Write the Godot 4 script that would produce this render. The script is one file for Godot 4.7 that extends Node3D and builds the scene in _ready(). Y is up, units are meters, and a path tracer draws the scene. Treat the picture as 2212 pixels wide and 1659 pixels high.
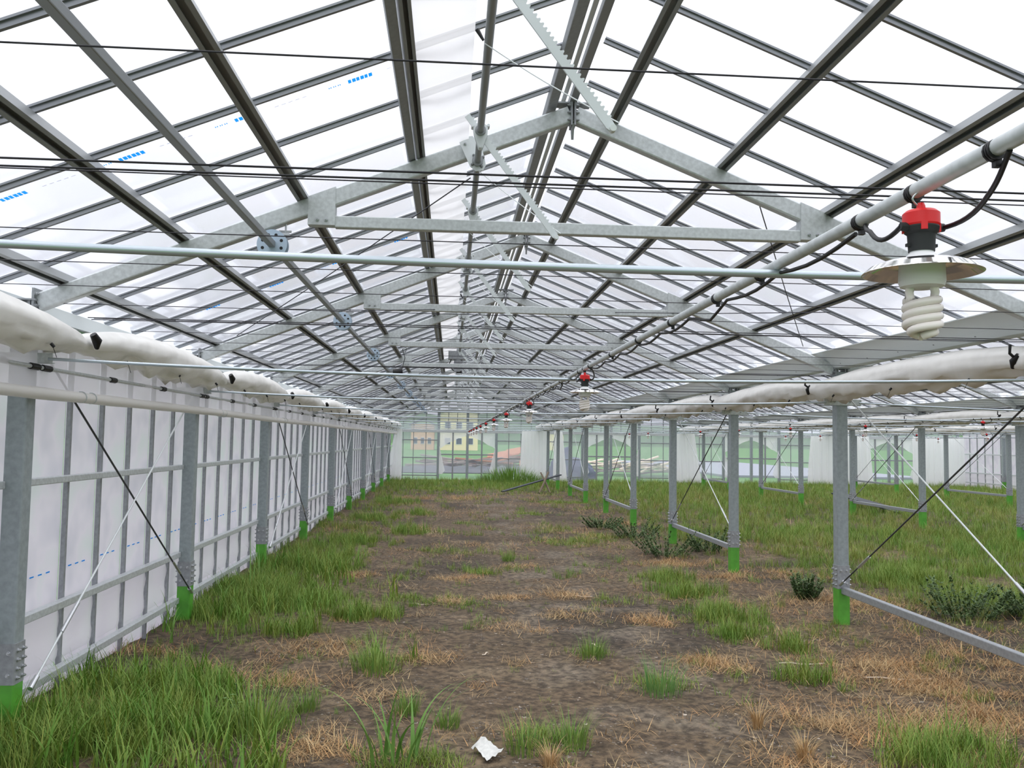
extends Node3D
# A row of glasshouse spans on bare soil: galvanised frames, clear roof film, a milky side wall, rolled screens, hanging lamps and weeds.
# x runs across the spans, y up, depth d runs from the camera towards the far gable (z = -d).

const SPAN := 5.66
const HALF := 2.83
const FIRST := 1.714          # depth of the first frame, then every 3 m
const FRAMES := 12
const END_WALL := 34.714
const RIDGE := 3.38           # top of the rafters at the ridge
const PITCH := 0.4

const GREEN_PATCHES := [[-0.85, 4.45, 0.22], [-0.62, 4.42, 0.12], [-2.53, 4.75, 0.50], [-2.61, 4.49, 0.35], [-2.21, 5.04, 0.45], [-1.62, 4.95, 0.20], [-2.14, 5.66, 0.30], [-2.60, 5.57, 0.30], [-2.06, 8.63, 0.50], [-2.54, 8.87, 0.40], [-2.57, 9.40, 0.50], [-2.10, 10.73, 0.40], [-2.48, 11.11, 0.40], [-2.58, 7.96, 0.30], [-2.03, 12.00, 0.40], [-1.09, 6.34, 0.25], [-1.85, 7.39, 0.25], [-1.35, 7.97, 0.30], [-1.07, 8.89, 0.20], [-0.82, 12.56, 0.30], [-0.21, 16.77, 0.30], [-1.32, 18.73, 0.40], [-0.30, 10.61, 0.20], [1.13, 19.01, 0.40], [1.23, 13.82, 0.50], [1.86, 14.53, 0.50], [1.83, 9.22, 0.35], [1.85, 8.00, 0.35], [1.76, 7.23, 0.25], [1.86, 10.15, 0.30], [1.96, 6.74, 0.20], [1.75, 5.83, 0.20], [0.72, 5.73, 0.20], [0.42, 6.60, 0.15], [-0.10, 4.69, 0.20], [0.15, 11.87, 0.10], [1.88, 4.37, 0.35], [4.70, 10.23, 0.60], [4.74, 8.74, 0.50], [-2.01, 22.07, 0.60], [-0.97, 28.54, 1.00], [1.55, 33.19, 1.20], [2.17, 22.69, 0.70], [-2.02, 13.61, 0.50], [-2.08, 17.55, 0.50], [-1.33, 15.01, 0.40]]
const STRAW_PATCHES := [[-0.57, 8.65, 0.20], [-0.07, 8.91, 0.20], [0.60, 9.06, 0.25], [-0.19, 7.49, 0.15], [0.10, 7.31, 0.15], [-0.13, 6.33, 0.10], [-0.78, 6.47, 0.20], [0.37, 7.98, 0.15], [-1.00, 5.54, 0.20], [-1.23, 4.58, 0.30], [1.08, 4.85, 0.13], [1.15, 4.33, 0.30], [2.42, 6.18, 0.50], [2.49, 5.71, 0.50], [3.25, 6.45, 0.50], [1.58, 5.04, 0.40], [2.48, 4.95, 0.50], [3.43, 8.71, 0.50], [3.43, 10.55, 0.60], [2.52, 10.17, 0.40], [2.32, 11.52, 0.50], [2.74, 17.05, 0.60], [-1.52, 23.90, 0.70], [-0.29, 24.10, 0.70], [-1.60, 6.75, 0.30], [-2.08, 6.22, 0.25], [-1.64, 5.87, 0.25], [-2.77, 6.48, 0.25], [-2.59, 5.21, 0.25], [-0.14, 4.33, 0.12], [-0.47, 10.08, 0.25], [0.23, 11.01, 0.20], [1.12, 7.79, 0.30], [1.42, 6.19, 0.30], [1.82, 4.72, 0.40], [-1.73, 10.38, 0.30], [-0.38, 5.74, 0.08], [1.13, 6.32, 0.20]]

var M := {}
var taken := {}
var shared := {}
var rng := RandomNumberGenerator.new()
var lumps := FastNoiseLite.new()
var fine := FastNoiseLite.new()

# ---------------------------------------------------------------- mesh building
class MB:
	var v := PackedVector3Array()
	var n := PackedVector3Array()
	var c := PackedColorArray()
	var i := PackedInt32Array()

	func quad(p: Vector3, q: Vector3, r: Vector3, s: Vector3) -> void:   # counter-clockwise seen from outside
		var k := v.size()
		var m := (q - p).cross(s - p)
		if m.length() < 1e-12:
			m = (r - q).cross(s - q)
		m = m.normalized()
		for x in [p, q, r, s]:
			v.push_back(x)
			n.push_back(m)
		i.append_array(PackedInt32Array([k, k + 2, k + 1, k, k + 3, k + 2]))

	func tri(p: Vector3, q: Vector3, r: Vector3) -> void:
		var k := v.size()
		var m := (q - p).cross(r - p).normalized()
		for x in [p, q, r]:
			v.push_back(x)
			n.push_back(m)
		i.append_array(PackedInt32Array([k, k + 2, k + 1]))

	func box(at: Vector3, size: Vector3, b := Basis.IDENTITY) -> void:
		var h := size * 0.5
		var p := []
		for k in 8:
			p.append(at + b * Vector3(h.x if k & 1 else -h.x, h.y if k & 2 else -h.y, h.z if k & 4 else -h.z))
		quad(p[4], p[5], p[7], p[6])
		quad(p[1], p[0], p[2], p[3])
		quad(p[5], p[1], p[3], p[7])
		quad(p[0], p[4], p[6], p[2])
		quad(p[6], p[7], p[3], p[2])
		quad(p[0], p[1], p[5], p[4])

	# a profile (x across, y up, counter-clockwise seen along the run) swept from p to q
	func extrude(profile: PackedVector2Array, p: Vector3, q: Vector3, up := Vector3.UP, caps := true) -> void:
		var t := (q - p).normalized()
		var right := t.cross(up).normalized()
		var u := right.cross(t)
		var count := profile.size()
		for k in count:
			var a := profile[k]
			var b := profile[(k + 1) % count]
			var oa := right * a.x + u * a.y
			var ob := right * b.x + u * b.y
			quad(p + oa, q + oa, q + ob, p + ob)
		if caps:
			var t3 := Geometry2D.triangulate_polygon(profile)
			for k in range(0, t3.size(), 3):
				var a := profile[t3[k]]
				var b := profile[t3[k + 1]]
				var d := profile[t3[k + 2]]
				if (b - a).cross(d - a) < 0:
					var e := b
					b = d
					d = e
				var pa := right * a.x + u * a.y
				var pb := right * b.x + u * b.y
				var pd := right * d.x + u * d.y
				tri(p + pa, p + pb, p + pd)
				tri(q + pa, q + pd, q + pb)

	func tube(pts: Array, radius, sides := 8, caps := true) -> void:
		var up := Vector3.UP
		var first := v.size()
		var last := pts.size() - 1
		var frame_right := Vector3.ZERO
		for k in pts.size():
			var t: Vector3 = (pts[mini(k + 1, last)] - pts[maxi(k - 1, 0)]).normalized()
			if k == 0:
				if absf(t.dot(up)) > 0.95:
					up = Vector3.RIGHT
				frame_right = t.cross(up).normalized()
			else:
				frame_right = (frame_right - t * frame_right.dot(t)).normalized()
			var u := frame_right.cross(t)
			var r: float = radius[k] if radius is Array else radius
			for s in sides:
				var a := TAU * s / sides
				var o := frame_right * cos(a) + u * sin(a)
				v.push_back(pts[k] + o * r)
				n.push_back(o)
		for k in last:
			for s in sides:
				var a := first + k * sides + s
				var b := first + k * sides + (s + 1) % sides
				var d := a + sides
				var e := b + sides
				i.append_array(PackedInt32Array([a, b, e, a, e, d]))
		if caps:
			for end in [0, last]:
				var m: Vector3 = (pts[0] - pts[1] if end == 0 else pts[last] - pts[last - 1]).normalized()
				var k := v.size()
				v.push_back(pts[end])
				n.push_back(m)
				for s in sides:
					v.push_back(v[first + end * sides + s])
					n.push_back(m)
				for s in sides:
					var a := k + 1 + s
					var b := k + 1 + (s + 1) % sides
					i.append_array(PackedInt32Array([k, b, a] if end == 0 else [k, a, b]))

	# profile of Vector2(radius, y) turned about the y axis at 'at'
	func lathe(profile: Array, sides: int, at := Vector3.ZERO) -> void:
		for k in profile.size() - 1:
			var a: Vector2 = profile[k]
			var b: Vector2 = profile[k + 1]
			var slope := Vector2(a.y - b.y, b.x - a.x)
			if slope.length() < 1e-9:
				continue
			slope = slope.normalized()
			var first := v.size()
			for s in sides + 1:
				var w := TAU * s / sides
				var o := Vector3(cos(w), 0, sin(w))
				for e in [a, b]:
					v.push_back(at + o * e.x + Vector3(0, e.y, 0))
					n.push_back((o * slope.x + Vector3(0, slope.y, 0)).normalized())
			for s in sides:
				var f := first + 2 * s
				i.append_array(PackedInt32Array([f, f + 3, f + 2, f, f + 1, f + 3]))

	# a smooth sheet through a grid of points: rows[r][k]
	func sheet(rows: Array, closed := false) -> void:
		var first := v.size()
		var h := rows.size()
		var w: int = rows[0].size()
		for r in h:
			for k in w:
				var left: Vector3 = rows[r][(k - 1 + w) % w] if closed else rows[r][maxi(k - 1, 0)]
				var right: Vector3 = rows[r][(k + 1) % w] if closed else rows[r][mini(k + 1, w - 1)]
				var m: Vector3 = (right - left).cross(rows[mini(r + 1, h - 1)][k] - rows[maxi(r - 1, 0)][k])
				v.push_back(rows[r][k])
				n.push_back(m.normalized() if m.length() > 1e-12 else Vector3.UP)
		for r in h - 1:
			for k in (w if closed else w - 1):
				var a := first + r * w + k
				var b := first + r * w + (k + 1) % w
				i.append_array(PackedInt32Array([a, b + w, b, a, a + w, b + w]))

	func paint(color: Color) -> void:          # colours all vertices added since the last call
		while c.size() < v.size():
			c.push_back(color)

	func mesh() -> ArrayMesh:
		var arrays := []
		arrays.resize(Mesh.ARRAY_MAX)
		arrays[Mesh.ARRAY_VERTEX] = v
		arrays[Mesh.ARRAY_NORMAL] = n
		arrays[Mesh.ARRAY_INDEX] = i
		if c.size() == v.size() and c.size() > 0:
			arrays[Mesh.ARRAY_COLOR] = c
		var m := ArrayMesh.new()
		m.add_surface_from_arrays(Mesh.PRIMITIVE_TRIANGLES, arrays)
		return m


func P(x: float, y: float, d: float) -> Vector3:
	return Vector3(x, y, -d)

func numbered(called: String) -> String:
	if not taken.has(called):
		taken[called] = 0
		return called
	taken[called] += 1
	return "%s_%03d" % [called, taken[called]]

func tag(o: Node3D, label: String, category: String, group := "", kind := "") -> Node3D:
	o.set_meta("label", label)
	if category:
		o.set_meta("category", category)
	if group:
		o.set_meta("group", group)
	if kind:
		o.set_meta("kind", kind)
	return o

func thing(called: String, label: String, category: String, group := "", at := Vector3.ZERO) -> Node3D:
	var o := Node3D.new()
	o.name = numbered(called)
	add_child(o)
	o.position = at
	return tag(o, label, category, group)

func setting(called: String, label: String) -> Node3D:
	var o := Node3D.new()
	o.name = numbered(called)
	add_child(o)
	o.set_meta("label", label)
	o.set_meta("kind", "structure")
	return o

func part(m: Mesh, called: String, material: Material, parent: Node3D, xf := Transform3D.IDENTITY) -> MeshInstance3D:
	var o := MeshInstance3D.new()
	o.mesh = m
	o.material_override = material
	o.name = called
	parent.add_child(o, true)
	o.transform = xf
	return o

func whole(m: Mesh, called: String, material: Material, label: String, category: String, group := "", at := Vector3.ZERO) -> MeshInstance3D:
	var o := MeshInstance3D.new()
	o.mesh = m
	o.material_override = material
	o.name = numbered(called)
	add_child(o)
	o.position = at
	tag(o, label, category, group)
	return o

func copy(root: Node3D, at: Vector3, label := "", group := "") -> Node3D:
	var r: Node3D = root.duplicate()
	var stem := String(root.name)
	if stem.length() > 4 and stem[-4] == "_" and stem.right(3).is_valid_int():
		stem = stem.left(-4)
	r.name = numbered(stem)
	add_child(r)
	r.position = at
	if label:
		r.set_meta("label", label)
	if group:
		r.set_meta("group", group)
	return r

const ORDINAL := ["first", "second", "third", "fourth", "fifth", "sixth", "seventh", "eighth", "ninth", "tenth", "eleventh", "twelfth"]

func nth(k: int, last: int) -> String:      # counted from the far gable
	return ", %s from the far gable" % ORDINAL[last - k]

func shift(at: Vector3) -> Transform3D:
	return Transform3D(Basis.IDENTITY, at)

func rounded(w: float, h: float, r: float, steps := 2) -> PackedVector2Array:
	var out := PackedVector2Array()
	for corner in [[1, -1, -90], [1, 1, 0], [-1, 1, 90], [-1, -1, 180]]:
		for k in steps + 1:
			var a := deg_to_rad(corner[2] + 90.0 * k / steps)
			out.push_back(Vector2(corner[0] * (w / 2 - r) + r * cos(a), corner[1] * (h / 2 - r) + r * sin(a)))
	return out

func beam_mesh(profile: PackedVector2Array, p: Vector3, q: Vector3, up := Vector3.UP) -> ArrayMesh:
	var b := MB.new()
	b.extrude(profile, p, q, up)
	return b.mesh()

func tube_mesh(pts: Array, r, sides := 8) -> ArrayMesh:
	var b := MB.new()
	b.tube(pts, r, sides)
	return b.mesh()

func box_mesh(size: Vector3) -> ArrayMesh:
	var key := "box%s" % size
	if not shared.has(key):
		var b := MB.new()
		b.box(Vector3.ZERO, size)
		shared[key] = b.mesh()
	return shared[key]

func hex_bolt(b: MB, at: Vector3, axis: Vector3, r := 0.011) -> void:
	var a := axis.normalized()
	b.tube([at, at + a * 0.004], r * 1.35, 10)
	b.tube([at + a * 0.004, at + a * 0.013], r, 6)
	b.tube([at + a * 0.013, at + a * 0.02], r * 0.5, 6)

# ---------------------------------------------------------------- materials
func grain(frequency: float, low: float, high: float, seed_ := 1, octaves := 4, side := 512) -> NoiseTexture2D:
	var f := FastNoiseLite.new()
	f.noise_type = FastNoiseLite.TYPE_SIMPLEX_SMOOTH
	f.frequency = frequency
	f.seed = seed_
	f.fractal_octaves = octaves
	f.fractal_gain = 0.62 if octaves > 6 else 0.5
	var t := NoiseTexture2D.new()
	t.width = side
	t.height = side
	t.seamless = true
	t.noise = f
	var g := Gradient.new()
	g.set_color(0, Color(low, low, low))
	g.set_color(1, Color(high, high, high))
	t.color_ramp = g
	return t

func ramp_noise(frequency: float, stops: Array, seed_: int, octaves := 5, side := 1024) -> NoiseTexture2D:
	var t := grain(frequency, 0, 1, seed_, octaves, side)
	var g := Gradient.new()
	var offsets := PackedFloat32Array()
	var colors := PackedColorArray()
	for s in stops:
		offsets.push_back(s[0])
		colors.push_back(s[1])
	g.offsets = offsets
	g.colors = colors
	t.color_ramp = g
	return t

func mat(name_: String, color: Color, roughness := 0.6, metallic := 0.0) -> StandardMaterial3D:
	var m := StandardMaterial3D.new()
	m.resource_name = name_
	m.albedo_color = color
	m.roughness = roughness
	m.metallic = metallic
	m.cull_mode = BaseMaterial3D.CULL_DISABLED
	M[name_] = m
	return m

func triplanar(m: StandardMaterial3D, t: Texture2D, scale_: float) -> void:
	m.albedo_texture = t
	m.uv1_triplanar = true
	m.uv1_world_triplanar = true
	m.uv1_scale = Vector3.ONE * scale_

func film(name_: String, color: Color, alpha: float, glow: float) -> StandardMaterial3D:
	var m := mat(name_, color, 0.5)
	m.albedo_color.a = alpha
	if alpha < 1.0:
		m.transparency = BaseMaterial3D.TRANSPARENCY_ALPHA
	m.backlight_enabled = true
	m.backlight = Color(glow, glow, glow)
	return m

func make_materials() -> void:
	var spangle := grain(0.03, 0.86, 1.0, 3, 4, 512)
	triplanar(mat("galvanised", Color(0.855, 0.875, 0.88), 0.42, 0.3), spangle, 2.0)
	triplanar(mat("galvanised_dull", Color(0.66, 0.675, 0.69), 0.5, 0.3), spangle, 1.7)
	triplanar(mat("galvanised_post", Color(0.66, 0.70, 0.71), 0.5, 0.25), spangle, 1.3)
	mat("gutter_zinc", Color(0.88, 0.905, 0.91), 0.5, 0.08)
	mat("purlin_steel", Color(0.60, 0.615, 0.625), 0.45, 0.35)
	mat("aluminium", Color(0.57, 0.58, 0.60), 0.38, 0.5)
	mat("zinc_rod", Color(0.74, 0.78, 0.81), 0.32, 0.6)
	mat("white_rod", Color(0.86, 0.88, 0.88), 0.4, 0.2)
	mat("bolt_steel", Color(0.78, 0.79, 0.80), 0.3, 0.8)
	mat("passivated_zinc", Color(0.87, 0.89, 0.895), 0.35, 0.3)
	mat("drum_zinc", Color(0.72, 0.79, 0.86), 0.4, 0.3)
	mat("dark_rod", Color(0.28, 0.29, 0.30), 0.5, 0.4)
	mat("black_plastic", Color(0.07, 0.07, 0.08), 0.5)
	mat("socket_rubber", Color(0.10, 0.11, 0.11), 0.6)
	mat("red_plastic", Color(0.86, 0.10, 0.11), 0.4)
	mat("lamp_glass", Color(0.95, 0.92, 0.90), 0.18)
	mat("lamp_base_plastic", Color(0.92, 0.92, 0.92), 0.35)
	mat("mirror_reflector", Color(0.90, 0.90, 0.90), 0.12, 1.0)
	mat("wire_black", Color(0.13, 0.12, 0.15), 0.6)
	mat("wire_grey", Color(0.25, 0.25, 0.28), 0.5, 0.2)
	mat("cord_white", Color(0.90, 0.92, 0.92), 0.6)
	triplanar(mat("green_paint", Color(0.38, 0.70, 0.24), 0.42), grain(0.02, 0.85, 1.0, 9, 3, 256), 1.5)
	film("print_blue", Color(0.12, 0.55, 0.88), 1.0, 1.0).backlight = Color(0.10, 0.62, 1.0)
	film("print_grey", Color(0.70, 0.72, 0.80), 0.7, 1.0).backlight = Color(0.62, 0.64, 0.74)
	var pane := mat("roof_film", Color(0.9, 0.93, 0.97, 0.045), 0.12)
	pane.transparency = BaseMaterial3D.TRANSPARENCY_ALPHA
	var milk := ramp_noise(0.012, [[0.0, Color(0.80, 0.80, 0.84)], [0.5, Color(0.88, 0.87, 0.90)], [1.0, Color(0.84, 0.88, 0.87)]], 21, 3, 512)
	triplanar(film("wall_film", Color(1.0, 0.965, 0.99), 0.975, 1.0), milk, 0.35)
	triplanar(film("gable_film", Color(0.97, 0.98, 1.0), 0.44, 1.0), milk, 0.2)
	triplanar(film("gable_film_thin", Color(0.95, 0.96, 0.99), 0.26, 0.9), milk, 0.2)
	film("vent_film_sheet", Color(0.86, 0.845, 0.845), 0.8, 0.95)
	film("curtain_film", Color(1.0, 1.0, 1.0), 0.95, 1.0)
	film("side_curtain_film", Color(0.95, 0.935, 0.945), 0.72, 0.9)
	triplanar(film("screen_cloth", Color(1.0, 0.995, 0.98), 1.0, 0.6), grain(0.02, 0.94, 1.0, 31, 4, 256), 1.1)
	film("roller_film", Color(0.94, 0.93, 0.91), 1.0, 0.7)
	var soil := mat("soil", Color(1, 1, 1), 0.95)
	soil.vertex_color_use_as_albedo = true
	triplanar(soil, ramp_noise(0.012, [[0.0, Color(0.42, 0.39, 0.36)], [0.38, Color(0.70, 0.68, 0.65)], [0.55, Color(0.86, 0.84, 0.81)], [0.75, Color(1.0, 0.97, 0.92)], [1.0, Color(1, 1, 0.98)]], 41, 9, 1024), 0.9)
	soil.heightmap_enabled = false
	var bump := FastNoiseLite.new()
	bump.frequency = 0.016
	bump.fractal_octaves = 8
	bump.fractal_gain = 0.72
	bump.seed = 5
	var bump_tex := NoiseTexture2D.new()
	bump_tex.width = 1024
	bump_tex.height = 1024
	bump_tex.seamless = true
	bump_tex.as_normal_map = true
	bump_tex.bump_strength = 9.0
	bump_tex.noise = bump
	soil.normal_enabled = true
	soil.normal_texture = bump_tex
	soil.normal_scale = 1.3
	var field := mat("field_grass", Color(1, 1, 1), 0.95)
	triplanar(field, ramp_noise(0.01, [[0.0, Color(0.20, 0.37, 0.16)], [0.5, Color(0.26, 0.44, 0.19)], [1.0, Color(0.34, 0.50, 0.23)]], 51, 5, 512), 0.06)
	var blade := mat("grass_blade", Color(1, 1, 1), 0.7)
	blade.vertex_color_use_as_albedo = true
	blade.backlight_enabled = true
	blade.backlight = Color(0.5, 0.5, 0.35)
	var straw := mat("straw_blade", Color(1, 1, 1), 0.85)
	straw.vertex_color_use_as_albedo = true
	straw.backlight_enabled = true
	straw.backlight = Color(0.3, 0.3, 0.3)
	var leaf := mat("weed_leaf", Color(1, 1, 1), 0.7)
	leaf.vertex_color_use_as_albedo = true
	leaf.backlight_enabled = true
	leaf.backlight = Color(0.3, 0.35, 0.25)
	var stone := mat("stone", Color(1, 1, 1), 0.9)
	stone.vertex_color_use_as_albedo = true
	triplanar(mat("weathered_wood", Color(0.62, 0.56, 0.48), 0.85), grain(0.05, 0.7, 1.0, 61, 4, 256), 3.0)
	mat("fresh_timber", Color(0.66, 0.45, 0.34), 0.8)
	mat("grey_timber", Color(0.56, 0.52, 0.50), 0.85)
	mat("dark_sheeting", Color(0.20, 0.22, 0.25), 0.6)
	mat("pale_rubble", Color(0.86, 0.80, 0.72), 0.85)
	mat("hedge_green", Color(0.24, 0.36, 0.22), 0.95)
	triplanar(mat("wooded_hill", Color(0.30, 0.42, 0.27), 0.95), grain(0.02, 0.75, 1.0, 71, 5, 256), 0.02)
	mat("cream_wall", Color(0.91, 0.86, 0.68), 0.8)
	mat("tan_wall", Color(0.83, 0.68, 0.55), 0.8)
	mat("house_roof", Color(0.34, 0.38, 0.46), 0.7)
	mat("house_window", Color(0.25, 0.30, 0.36), 0.2)
	mat("blue_tarpaulin", Color(0.09, 0.15, 0.30), 0.55)
	mat("grey_mulch", Color(0.50, 0.52, 0.56), 0.7)
	triplanar(mat("scrap_paper", Color(0.90, 0.90, 0.88), 0.7), grain(0.05, 0.86, 1.0, 81, 3, 128), 6.0)

# ---------------------------------------------------------------- ground
func ground_height(x: float, d: float) -> float:
	var h := 0.02 * lumps.get_noise_2d(x * 1.0, d * 1.0) + 0.012 * fine.get_noise_2d(x * 3.0, d * 3.0)
	h += 0.05 * smoothstep(-2.2, -3.0, x) * (0.6 + lumps.get_noise_2d(x * 2.0 + 50.0, d * 0.7))
	return h - 0.01

func soil_tone(x: float, d: float) -> Color:
	var a := 0.5 + 0.5 * lumps.get_noise_2d(x * 0.9 + 300.0, d * 0.6)
	var b := 0.5 + 0.5 * lumps.get_noise_2d(x * 2.5 - 90.0, d * 2.2)
	var dark := Color(0.092, 0.071, 0.049)
	var mid := Color(0.182, 0.137, 0.088)
	var pale := Color(0.30, 0.235, 0.158)
	var c := dark.lerp(mid, smoothstep(0.25, 0.6, a)).lerp(pale, smoothstep(0.58, 0.8, b) * 0.7)
	# grey gravelly strip
	c = c.lerp(Color(0.26, 0.23, 0.195), 0.6 * smoothstep(0.9, 0.2, absf(x - 0.55)) * smoothstep(0.45, 0.7, b))
	return c

func make_ground() -> void:
	var b := MB.new()
	var xs := []
	var x := -3.02
	while x < 20.2:
		xs.append(x)
		x += 0.09 if x < 4.0 else 0.35
	var ds := []
	var d := -2.0
	while d < 35.0:
		ds.append(d)
		d += 0.09 if d > 3.5 and d < 11.0 else (0.2 if d < 20.0 else 0.4)
	ds.append(35.0)
	var rows := []
	for dd in ds:
		var row := []
		for xx in xs:
			row.append(P(xx, ground_height(xx, dd), dd))
			b.c.push_back(soil_tone(xx, dd))
		rows.append(row)
	b.sheet(rows)
	var o := setting("floor", "bare brown soil floor between the glasshouse walls")
	part(b.mesh(), "soil_surface", M.soil, o)
	var f := MB.new()
	f.quad(P(-320, -0.16, -60), P(320, -0.16, -60), P(320, -0.16, 420), P(-320, -0.16, 420))
	var g := setting("field", "green meadow stretching out beyond the far gable")
	part(f.mesh(), "meadow_surface", M.field_grass, g)

# ---------------------------------------------------------------- frame
func make_post() -> Node3D:
	var o := thing("steel_post", "square galvanised post with green foot beside the milky side wall", "post", "posts of the milky side wall")
	var sec := rounded(0.1, 0.1, 0.008)
	part(beam_mesh(sec, Vector3(0, 0.3, 0), Vector3(0, 2.205, 0), Vector3.BACK), "shaft", M.galvanised_post, o)
	part(beam_mesh(rounded(0.112, 0.112, 0.008), Vector3(0, 0.298, 0), Vector3(0, 0.5, 0), Vector3.BACK), "splice_plate", M.galvanised_dull, o)
	part(beam_mesh(rounded(0.108, 0.108, 0.008), Vector3(0, -0.15, 0), Vector3(0, 0.31, 0), Vector3.BACK), "green_foot", M.green_paint, o)
	var b := MB.new()
	for y in [0.345, 0.455]:
		for s in [-0.026, 0.026]:
			hex_bolt(b, Vector3(s, y, 0.056), Vector3.BACK, 0.008)
	for side in [-1, 1]:
		for y in [0.33, 0.375, 0.42, 0.465]:
			for s in [-0.028, 0.028]:
				hex_bolt(b, Vector3(side * 0.056, y, s), Vector3(side, 0, 0), 0.009)
	var bolts := part(b.mesh(), "bolt_cluster", M.bolt_steel, o)
	bolts.set_meta("kind", "stuff")
	for side in [-1, 1]:
		var k := MB.new()
		k.box(Vector3(side * 0.085, 1.935, 0.058), Vector3(0.17, 0.05, 0.006))
		k.box(Vector3(side * 0.085, 1.91, 0.045), Vector3(0.17, 0.005, 0.03))
		hex_bolt(k, Vector3(side * 0.07, 1.94, 0.061), Vector3.BACK, 0.007)
		part(k.mesh(), "rod_bracket", M.galvanised, o)
	return o

func yr(x: float) -> float:
	return RIDGE - PITCH * absf(x)

func make_truss() -> Node3D:
	var o := thing("roof_truss", "galvanised roof truss with a tie beam over the bare soil bay", "truss", "roof trusses of bay one")
	for s in [-1, 1]:
		var p := Vector3(s * 0.016, yr(0.016) - 0.048, 0)
		var q := Vector3(s * 2.765, yr(2.765) - 0.048, 0)
		part(beam_mesh(rounded(0.06, 0.09, 0.008), p, q), "rafter", M.galvanised, o)
		# gusset boxed round the rafter
		var g := MB.new()
		var poly := PackedVector2Array([Vector2(1.262, 2.672), Vector2(1.404, 2.672), Vector2(1.404, yr(1.404) + 0.004), Vector2(1.262, yr(1.262) + 0.004)])
		var edge := []
		for k in 4:
			edge.append(poly[k])
		for face in [-0.034, 0.034]:
			var c0 := []
			for k in 4:
				c0.append(Vector3(s * edge[k].x, edge[k].y, face))
			if (s > 0) == (face > 0):
				g.quad(c0[0], c0[1], c0[2], c0[3])
			else:
				g.quad(c0[3], c0[2], c0[1], c0[0])
		for k in 4:
			var a: Vector2 = edge[k]
			var b: Vector2 = edge[(k + 1) % 4]
			g.quad(Vector3(s * a.x, a.y, 0.034), Vector3(s * a.x, a.y, -0.034), Vector3(s * b.x, b.y, -0.034), Vector3(s * b.x, b.y, 0.034))
		var plate := part(g.mesh(), "gusset_plate", M.galvanised, o)
		for bx in [1.309, 1.355]:
			var hb := MB.new()
			hex_bolt(hb, Vector3(s * bx, 2.70, 0.034), Vector3.BACK, 0.009)
			part(hb.mesh(), "bolt", M.bolt_steel, plate)
		# ridge flange with its pointed tail, and the eave plate
		var fl := MB.new()
		fl.box(Vector3(s * 0.009, RIDGE - 0.045, 0), Vector3(0.009, 0.15, 0.09))
		fl.box(Vector3(s * 0.05, RIDGE + 0.004, 0), Vector3(0.09, 0.008, 0.08))
		for y in [RIDGE - 0.01, RIDGE - 0.05, RIDGE - 0.09]:
			for z in [-0.038, 0.038]:
				hex_bolt(fl, Vector3(s * 0.013, y, z), Vector3(s, 0, 0), 0.008)
		part(fl.mesh(), "ridge_flange", M.galvanised_dull, o)
		var ep := MB.new()
		ep.box(Vector3(s * 2.775, 2.235, 0), Vector3(0.012, 0.12, 0.11))
		for y in [2.205, 2.265]:
			for z in [-0.042, 0.042]:
				hex_bolt(ep, Vector3(s * 2.769, y, z), Vector3(-s, 0, 0), 0.009)
		part(ep.mesh(), "eave_plate", M.galvanised_dull, o)
	var tail := MB.new()
	tail.quad(Vector3(-0.006, RIDGE - 0.11, 0.04), Vector3(-0.006, RIDGE - 0.11, -0.04), Vector3(-0.006, RIDGE - 0.19, -0.004), Vector3(-0.006, RIDGE - 0.19, 0.004))
	tail.quad(Vector3(0.006, RIDGE - 0.11, -0.04), Vector3(0.006, RIDGE - 0.11, 0.04), Vector3(0.006, RIDGE - 0.19, 0.004), Vector3(0.006, RIDGE - 0.19, -0.004))
	tail.quad(Vector3(-0.006, RIDGE - 0.11, 0.04), Vector3(-0.006, RIDGE - 0.19, 0.004), Vector3(0.006, RIDGE - 0.19, 0.004), Vector3(0.006, RIDGE - 0.11, 0.04))
	part(tail.mesh(), "ridge_tail_plate", M.galvanised_dull, o)
	part(beam_mesh(rounded(0.05, 0.063, 0.005), Vector3(-1.262, 2.694, 0), Vector3(1.262, 2.694, 0)), "tie_beam", M.galvanised, o)
	return o

func channel(w: float, h: float, t: float) -> PackedVector2Array:      # an open-bottomed channel with lips
	return PackedVector2Array([Vector2(-w / 2, 0), Vector2(-w / 2 + w * 0.3, 0), Vector2(-w / 2 + w * 0.3, t), Vector2(-w / 2 + t, t), Vector2(-w / 2 + t, h - t), Vector2(w / 2 - t, h - t), Vector2(w / 2 - t, t), Vector2(w / 2 - w * 0.3, t), Vector2(w / 2 - w * 0.3, 0), Vector2(w / 2, 0), Vector2(w / 2, h), Vector2(-w / 2, h)])

func tee(w: float, h: float) -> PackedVector2Array:                    # a glazing bar: flange above, web below
	return PackedVector2Array([Vector2(-0.007, 0), Vector2(0.007, 0), Vector2(0.007, h - 0.008), Vector2(w / 2, h - 0.008), Vector2(w / 2, h), Vector2(-w / 2, h), Vector2(-w / 2, h - 0.008), Vector2(-0.007, h - 0.008)])

func slope_point(x: float, above: float, d: float) -> Vector3:
	var s := 1.0 if x >= 0 else -1.0
	var nrm := Vector3(s * PITCH, 1, 0).normalized()
	return P(x, yr(x), d) + nrm * above

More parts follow.
